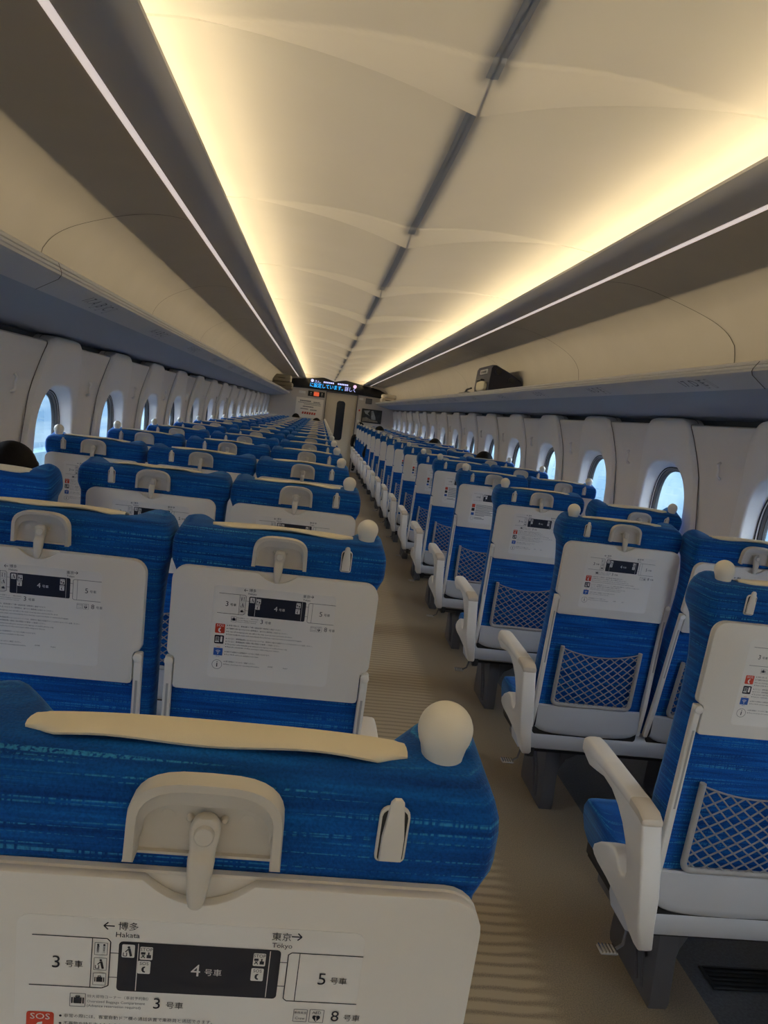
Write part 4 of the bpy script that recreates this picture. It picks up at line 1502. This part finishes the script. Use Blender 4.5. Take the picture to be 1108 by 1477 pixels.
ORD = ['first', 'second', 'third', 'fourth', 'fifth', 'sixth', 'seventh', 'eighth', 'ninth', 'tenth', 'eleventh', 'twelfth', 'thirteenth', 'fourteenth', 'fifteenth', 'sixteenth', 'seventeenth', 'eighteenth']
NROW = 18
LET = {'A': (-1.29, 'n', -1, -1, 'window', 'three'), 'B': (-0.80, 'w', -1, 0, 'middle', 'three'), 'C': (-0.323, 'n', 1, 1, 'aisle', 'three'),
       'D': (0.845, 'n', -1, -1, 'aisle', 'two'), 'E': (1.290, 'n', 1, 1, 'window', 'two')}
RECL = {(3, 'A'): 15, (3, 'E'): 6.5, (4, 'E'): 10, (7, 'D'): 7, (16, 'D'): 0}
EXTRA = {(1, 'C'): 'closest to the camera, large car 4 notice', (2, 'C'): 'showing its whole tray notice',
         (3, 'A'): 'leaning back under a dark-haired passenger', (3, 'E'): 'slightly reclined beside the oval window',
         (3, 'D'): 'with tray, net pocket and armrest fully shown', (2, 'D'): 'with the closest white armrest',
         (4, 'E'): 'reclined, knob against the window'}


def seat(r, L):
    cx, wd, hs, ks, pos, side = LET[L]
    y0 = ROW0 + PITCHY * (r - 1)
    th = math.radians(RECL.get((r, L), 0))
    q_ = r - 1 if side == 'three' else r - 2        # the two-seat side shows from its second bench on
    if r <= 9:
        where = '%s row from the camera' % ORD[q_]
    else:
        where = '%s row from the far door' % ORD[NROW - r]
    lab = 'blue train %s seat, %s, three-seat side' % (pos, where) if side == 'three' else 'blue train %s seat, %s, two-seat side' % (pos, where)
    if (r, L) in EXTRA:
        lab = 'blue train %s seat %s, %s' % (pos, EXTRA[(r, L)], '%s row, %s-seat side' % (ORD[q_], side))
    t = empty('train_seat', (cx, y0, 0))
    tag(t, lab, 'train seat', 'blue train seats')
    b = link('seat_back', M_BACK[wd], t, PIV, th)
    link('cushion', M_CUSH[wd], t)
    tr = link('tray_table', M_TRAY, t, PIV, th)
    tr['label'] = 'pale grey folded tray table'
    if r <= 9:
        k_ = link('car_notice', M_STK[r <= 4], tr)
        k_['label'] = 'printed car plan notice with red and blue icons'
    lh = link(M_LATCH[0][0], M_LATCH[0][1], t, PIV, th)
    link(M_LATCH[1][0], M_LATCH[1][1], lh)
    hk = link('coat_hook', M_HOOK[0], t, PIV + Vector((0.137 * hs, 0, 0)), th)
    link('hook_flap', M_HOOK[1], hk)
    if ks:
        link('grab_knob', M_KNOB, t, PIV + Vector((0.178 * ks, 0.0, 0)), th)
        t.children[-1]['label'] = 'round cream grab knob'
    link('head_cover', M_COVER[(r * 3 + ord(L)) % 5], t, PIV, th)['label'] = 'cream cloth head cover'
    if r <= 13:
        nf = link('net_frame', M_NET[0], t, PIV, th)
        link('net', M_NET[1], nf)
        link('kick_panel', M_KICK, t, PIV, th)
        for s_ in (-1, 1):
            link('tray_arm', M_TARM[s_], t, PIV, th)
    if L == 'C':
        a = link('armrest', M_ARM[1], t)
        link('armrest', M_BAR[-1], t)
    elif L == 'D':
        a = link('armrest', M_ARM[-1], t)
        link('armrest', M_BAR[1], t)
    elif L == 'A':
        link('armrest', M_BAR[-1], t)
    elif L == 'E':
        link('armrest', M_BAR[1], t)
    elif L == 'B':
        link('armrest', M_BAR[-1], t).location.x = -0.0
    return t


# --- seat base: rear shell, beam, legs, pedal (one per bench)
def base_parts(x0, x1, aisle):
    P_ = []
    mb = MB()
    loops = []
    prof = [(0.070, 0.400), (0.036, 0.392), (0.016, 0.374), (0.010, 0.345), (0.022, 0.315), (0.056, 0.298), (0.15, 0.300), (0.17, 0.325), (0.17, 0.345), (0.09, 0.36)]
    n = 12
    for k in range(n + 1):
        u = k / n
        loops.append([(x0 + (x1 - x0) * u, y_, z_) for y_, z_ in prof])
    mb.loft(loops, 'plastic_cool', True, True)
    P_.append(('shell', mb.mesh('shell', 40)))
    mb = MB()
    mb.box(x0 + 0.05, x1 - 0.02, 0.20, 0.36, 0.235, 0.298, 'pedestal', 0.006)
    mb.box(x0 + 0.03, x1 - 0.03, 0.172, 0.42, 0.285, 0.335, 'pedestal_dark', 0.006)
    mb.box(x0 + 0.03, x1 - 0.03, 0.06, 0.40, 0.285, 0.297, 'pedestal_dark')
    P_.append(('beam', mb.mesh('beam', 40)))
    d = 1 if aisle < 0 else -1
    ax = x0 if aisle < 0 else x1
    lx = [ax + d * 0.185, ax + d * (abs(x1 - x0) - 0.16)]
    for i_, x_ in enumerate(lx):
        mb = MB()
        pts = [(0.165, 0.0), (0.158, 0.02), (0.165, 0.20), (0.180, 0.262), (0.420, 0.262), (0.432, 0.20), (0.445, 0.02), (0.435, 0.0)]
        mb.prism(pts, lambda y_, z_, t, x_=x_: (x_ + t, y_, z_), -0.028, 0.028, 'pedestal', 0.005, 2)
        # pressed ribs on the side
        for a in (0.05, 0.10):
            mb.tube([(x_ - d * 0.029, 0.40 - a, 0.240 - a * 0.3), (x_ - d * 0.030, 0.33 - a, 0.12), (x_ - d * 0.029, 0.27 - a * 0.6, 0.03)], 0.005, 'pedestal', 6)
        for yy, zz in ((0.20, 0.05), (0.20, 0.12)):
            mb.lathe([(0.012, 0.0), (0.012, 0.006), (0.007, 0.009)], (x_ - d * 0.028, yy + 0.02, zz), 'pedestal', 10, 'X')
        # gusset that flares into the beam
        g = [(0.0, 0.262), (0.0, 0.12), (0.010, 0.17), (0.030, 0.21), (0.075, 0.236), (0.12, 0.243), (0.12, 0.262)]
        mb.prism(g, lambda a, z_, t, x_=x_: (x_ + d * (0.026 + a), t, z_), 0.17, 0.20, 'pedestal', 0.003, 1)
        P_.append(('leg', mb.mesh('leg', 40)))
    # pedal on the aisle edge
    mb = MB()
    px_ = ax - d * 0.030
    mb.tube([(ax + d * 0.035, 0.10, 0.31), (ax + d * 0.020, 0.085, 0.27), (ax + d * 0.010, 0.072, 0.247), (px_ + d * 0.02, 0.066, 0.238)], 0.0045, 'pedestal', 6)
    mb.box(*sorted((px_ - d * 0.022, px_ + d * 0.022)), 0.050, 0.085, 0.231, 0.237, 'steel', 0.0015, 1)
    for k in range(5):
        xx = px_ - d * (0.018 - 0.009 * k)
        mb.box(xx - 0.0016, xx + 0.0016, 0.051, 0.084, 0.236, 0.240, 'chrome')
    P_.append(('foot_pedal', mb.mesh('foot_pedal', 40)))
    mb = MB()
    mb.prism([(0.03, 0.345), (0.10, 0.372), (0.17, 0.385), (0.185, 0.37), (0.12, 0.30), (0.06, 0.262), (0.03, 0.275)], lambda y_, z_, t: (ax + d * (0.045 + t), y_, z_), -0.012, 0.012, 'pedestal_dark', 0.003, 1)
    mb.lathe([(0.011, 0), (0.011, 0.012)], (ax + d * 0.030 if d < 0 else ax + d * 0.022, 0.10, 0.335), 'pedestal_dark', 12, 'X')
    P_.append(('hinge_bracket', mb.mesh('hinge_bracket', 40)))
    return P_


BASES = {'three': base_parts(-1.52, -0.085, 1), 'two': base_parts(0.612, 1.515, -1)}
for r in range(1, NROW + 1):
    for L in 'ABCDE':
        if r == 1 and L in 'DE':
            continue                  # outside the picture
        seat(r, L)
    for side in ('three', 'two'):
        if r == 1 and side == 'two':
            continue
        bb = empty('seat_base', (0, ROW0 + PITCHY * (r - 1), 0))
        where = '%s row from the camera' % ORD[r - 1 if side == 'three' else r - 2] if r <= 9 else '%s row from the far door' % ORD[NROW - r]
        tag(bb, 'grey shell and dark legs under the %s-seat bench, %s' % (side, where), 'seat base', 'bench bases')
        for nm, me in BASES[side]:
            link(nm, me, bb)

# ------------------------------------------------------------------ luggage on the racks
q0 = empty('suitcase', (1.26, 6.72, 1.789))
tag(q0, 'black soft suitcase lying on the overhead rack of the two-seat side', 'suitcase')
q = MB()
loops = []
for y_, k in ((-0.30, 0.90), (-0.285, 0.98), (-0.25, 1.0), (0.25, 1.0), (0.285, 0.98), (0.30, 0.90)):
    pr = [(-0.165, 0.0), (-0.168, 0.03), (-0.160, 0.20), (-0.148, 0.222), (-0.12, 0.225), (0.02, 0.165), (0.10, 0.115), (0.122, 0.085), (0.125, 0.02), (0.12, 0.0)]
    loops.append([(a * (0.94 + 0.06 * k), y_, 0.11 + (b - 0.11) * k + 0.001) for a, b in pr])
q.loft(loops, 'case_navy', True, True)
q.build('shell', q0, smooth=35)
q = MB()
q.box(-0.172, -0.158, -0.20, 0.10, 0.150, 0.192, 'steel', 0.005)
q.box(-0.174, -0.160, -0.16, 0.06, 0.160, 0.180, 'case_black', 0.003)
q.build('front_plate', q0)
for x_ in (-0.10, 0.02):
    q = MB()
    q.lathe([(0.026, 0), (0.026, 0.018), (0.018, 0.02)], (x_, -0.300, 0.11 if x_ > 0 else 0.17), 'case_black', 14, 'Y')
    q.build('wheel', q0)
q = MB()
q.tube([(-0.165, -0.08, 0.10), (-0.190, -0.08, 0.10), (-0.193, 0.0, 0.10), (-0.190, 0.08, 0.10), (-0.165, 0.08, 0.10)], 0.008, 'case_black', 8)
q.build('handle', q0)
q = MB()
lo = []
for y_, k in ((-0.15, 0.5), (-0.13, 0.9), (-0.05, 1.0), (0.05, 1.0), (0.13, 0.9), (0.15, 0.5)):
    lo.append([(1.075 + 0.024 * k * math.copysign(abs(math.cos(a)) ** 0.6, math.cos(a)) - 0.0, 6.62 + y_, 1.833 + 0.044 * k * math.copysign(abs(math.sin(a)) ** 0.6, math.sin(a))) for a in [2 * PI * i / 14 for i in range(14)]])
q.loft(lo, 'bag_cream', True, True)
tag(q.build('pouch'), 'small cream pouch on the rack edge below the black suitcase', 'pouch')
q = MB()
q.tube([(1.13, 7.6, 1.795), (1.10, 7.5, 1.80), (1.09, 7.35, 1.825), (1.10, 7.2, 1.835)], [0.008, 0.012, 0.010, 0.008], 'case_black', 8)
q.box(1.085, 1.25, 7.30, 7.75, 1.789, 1.805, 'case_black', 0.006)
tag(q.build('flat_bag'), 'flat black bag lying just beyond the black suitcase', 'bag')


def soft_case(name, loc, sx_, sy_, sz_, mt, mt2, lab, cat):
    e = empty(name, loc)
    tag(e, lab, cat)
    a = MB()
    a.box(-sx_, sx_, -sy_, sy_, 0, sz_, mt, min(0.03, sz_ * 0.3), 3)
    a.build('body', e)
    a = MB()
    a.box(-sx_ * 1.003, sx_ * 1.003, -sy_ * 1.003, sy_ * 1.003, sz_ * 0.47, sz_ * 0.53, mt2, 0.004, 1)
    a.build('zip_band', e)
    a = MB()
    zz = sz_ * 0.5
    a.tube([(-0.07, -sy_, zz), (-0.065, -sy_ - 0.025, zz), (0.065, -sy_ - 0.025, zz), (0.07, -sy_, zz)], 0.008, mt2, 8)
    a.build('handle', e)
    return e


soft_case('suitcase', (-1.155, 17.3, 1.789), 0.22, 0.32, 0.16, 'case_olive', 'case_dark', 'olive brown case at the bottom of a stack on the far end of the rack', 'suitcase')
soft_case('suitcase', (-1.175, 17.2, 1.950), 0.20, 0.30, 0.15, 'case_olive', 'case_dark', 'olive brown case on top of another one on the far end of the rack', 'suitcase')
soft_case('travel_bag', (1.215, 17.6, 1.789), 0.15, 0.22, 0.10, 'bag_white', 'case_dark', 'pale bag at the bottom of two on the far end of the rack, two-seat side', 'bag')
soft_case('travel_bag', (1.225, 17.6, 1.890), 0.15, 0.24, 0.08, 'bag_white', 'bag_white', 'pale flat bag lying on another pale bag on the far two-seat rack', 'bag')

# floor grille under the window seat in front
q = MB()
q.box(1.00, 1.50, 1.88, 1.97, 0.0, 0.006, 'grille', 0.002, 1)
for k in range(5):
    q.box(1.01, 1.49, 1.890 + 0.017 * k, 1.896 + 0.017 * k, 0.005, 0.010, 'grille')
tag(q.build('floor_grille'), 'dark ribbed grille plate in the glossy floor under the front two-seat bench', 'grille')


# ------------------------------------------------------------------ passengers (seated, mostly hidden by the seat backs)
def person_mesh(mt, lean=0.0, reach=0.0):
    J = {'pelvis': (0, 0.17, 0.50, 0.125, 0.115), 'waist': (0, 0.135, 0.64, 0.125, 0.095), 'chest': (0, 0.115, 0.82, 0.145, 0.105), 'neckb': (0, 0.125, 0.965, 0.075, 0.070),
         'neck': (0, 0.145, 1.02, 0.052, 0.054), 'jaw': (0, 0.170, 1.075, 0.060, 0.066), 'head': (0, 0.165, 1.135, 0.073, 0.088), 'crown': (0, 0.155, 1.19, 0.062, 0.076)}
    E_ = [('pelvis', 'waist'), ('waist', 'chest'), ('chest', 'neckb'), ('neckb', 'neck'), ('neck', 'jaw'), ('jaw', 'head'), ('head', 'crown')]
    for s_, n in ((-1, 'l'), (1, 'r')):
        out = reach if s_ < 0 else 0.0
        J.update({'sh' + n: (s_ * 0.165, 0.12, 0.92, 0.062, 0.06), 'el' + n: (s_ * (0.205 + out), 0.18, 0.68, 0.045, 0.045), 'wr' + n: (s_ * (0.12 + out * 0.6), 0.38, 0.60, 0.03, 0.026), 'pa' + n: (s_ * (0.10 + out * 0.5), 0.43, 0.595, 0.036, 0.018),
                  'hi' + n: (s_ * 0.095, 0.19, 0.52, 0.085, 0.08), 'kn' + n: (s_ * 0.11, 0.60, 0.52, 0.06, 0.06), 'an' + n: (s_ * 0.11, 0.62, 0.11, 0.040, 0.042), 'to' + n: (s_ * 0.12, 0.76, 0.04, 0.042, 0.030)})
        E_ += [('chest', 'sh' + n), ('sh' + n, 'el' + n), ('el' + n, 'wr' + n), ('wr' + n, 'pa' + n), ('pelvis', 'hi' + n), ('hi' + n, 'kn' + n), ('kn' + n, 'an' + n), ('an' + n, 'to' + n)]
        for k in range(5):
            fx = s_ * (0.10 + out * 0.5) + (k - 2) * 0.016
            ln = (0.045, 0.070, 0.076, 0.070, 0.055)[k] if s_ > 0 else (0.055, 0.070, 0.076, 0.070, 0.045)[k]
            J['f%d%s' % (k, n)] = (fx, 0.43 + ln * 0.55, 0.594, 0.0095, 0.0095)
            J['g%d%s' % (k, n)] = (fx, 0.43 + ln, 0.578, 0.008, 0.008)
            E_ += [('pa' + n, 'f%d%s' % (k, n)), ('f%d%s' % (k, n), 'g%d%s' % (k, n))]
    names = list(J)
    me = bpy.data.meshes.new('tmp_person')
    me.from_pydata([(J[k][0] + lean * max(0, J[k][2] - 0.5) * (1 if k[:2] not in ('kn', 'an', 'to', 'hi') else 0), J[k][1], J[k][2]) for k in names], [(names.index(a), names.index(b)) for a, b in E_], [])
    o = bpy.data.objects.new('tmp_person', me)
    COL.objects.link(o)
    sk = o.modifiers.new('skin', 'SKIN')
    for i_, k in enumerate(names):
        me.skin_vertices[0].data[i_].radius = J[k][3:5]
        me.skin_vertices[0].data[i_].use_root = (k == 'pelvis')
    ss = o.modifiers.new('sub', 'SUBSURF')
    ss.levels = 2
    ss.render_levels = 2
    dg = bpy.context.evaluated_depsgraph_get()
    m2 = bpy.data.meshes.new_from_object(o.evaluated_get(dg))
    bpy.data.objects.remove(o)
    m2.materials.clear()
    for mn in ('skin', mt, 'trousers'):
        m2.materials.append(MATS[mn])
    for p in m2.polygons:
        c_ = p.center
        p.use_smooth = True
        if c_.z < 0.60 and c_.y > 0.10 and not (c_.y > 0.34 and c_.z > 0.572 and abs(c_.x) < 0.25):
            p.material_index = 2
        elif c_.z > 1.005 or (c_.y > 0.39 and c_.z > 0.55):
            p.material_index = 0
        else:
            p.material_index = 1
    return m2


def face_hair(lean):
    dx = lean * 0.63
    h = MB()
    loops = []
    for k in range(13):
        a = math.radians(-28 + 118 * k / 12)
        rr = math.cos(a)
        lp = []
        for j in range(28):
            b = 2 * PI * j / 28
            fx, fy = math.sin(b), math.cos(b)
            cut = 0.0
            zz = 1.140 + 0.112 * math.sin(a)
            if fy > 0.45 and zz < 1.175:
                zz = 1.175 + (zz - 1.175) * 0.1
            lp.append((dx + max(0.004, 0.090 * rr) * fx * (1 + 0.02 * math.sin(9 * b)), 0.158 + max(0.004, 0.106 * rr) * fy * (1 + 0.02 * math.sin(11 * b)), zz))
        loops.append(lp)
    h.loft(loops, 'hair', True, True)
    fce = MB()
    fce.loft([[(dx + w_ * math.cos(t), 0.245 + d_, z_ + 0.004 * math.sin(t)) for t in [2 * PI * i / 8 for i in range(8)]] for w_, d_, z_ in ((0.012, -0.01, 1.150), (0.011, 0.012, 1.128), (0.013, 0.024, 1.112), (0.009, 0.006, 1.104))], 'skin', True, True)
    for s_ in (-1, 1):
        fce.lathe([(0.001, 0.010), (0.008, 0.006), (0.011, 0.0)], (dx + s_ * 0.030, 0.243, 1.146), 'paper_white', 10, 'Y')
        fce.lathe([(0.001, 0.001), (0.004, 0.0)], (dx + s_ * 0.030, 0.252, 1.146), 'hair', 8, 'Y')
        fce.loft([[(dx + s_ * (0.076 + 0.010 * k), 0.150 + 0.016 * math.cos(t), 1.128 + 0.028 * math.sin(t)) for t in [2 * PI * i / 10 for i in range(10)]] for k in (0, 1)], 'skin', True, True)
    fce.box(dx - 0.022, dx + 0.022, 0.236, 0.247, 1.078, 1.087, 'red', 0.003)
    return h.mesh('hair', 60), fce.mesh('face', 60)


def person(x, y, z, mt, lab, lean=0.0, reach=0.0, tilt=0.0, sc=1.0):
    o = bpy.data.objects.new('person', person_mesh(mt, lean, reach))
    COL.objects.link(o)
    tag(o, lab, 'person')
    o.location = (x, y, z)
    o.rotation_euler = (tilt, 0, 0)
    o.scale = (sc, sc, sc)
    hm_, fm_ = face_hair(lean)
    link('hair', hm_, o)
    link('face_features', fm_, o)
    return o


def rowy(r):
    return ROW0 + PITCHY * (r - 1)


person(-1.30, rowy(3) + 0.03, -0.03, 'jacket_grey', 'dark-haired person leaning back in the window seat, third row of the three-seat side', tilt=math.radians(7))
person(1.285, rowy(7) + 0.07, 0.02, 'jacket_grey', 'person whose dark hair shows over the fifth row by the windows, two-seat side')
person(1.285, rowy(10) + 0.07, 0.02, 'jacket_black', 'person whose dark hair shows farther up by the windows, two-seat side')
person(0.86, rowy(14) + 0.07, 0.04, 'jacket_black', 'person on an aisle seat of the two-seat side with only the hair in sight', reach=0.03)
person(-0.80, rowy(17) + 0.07, 0.05, 'jacket_grey', 'dark-haired person below the left corner of the white notice poster')
person(-0.33, rowy(16) + 0.07, 0.02, 'jacket_black', 'dark-haired person below the right corner of the white notice poster')
person(0.80, rowy(18) + 0.07, 0.02, 'jacket_black', 'person in black leaning into the aisle beside the far door', lean=-0.13)
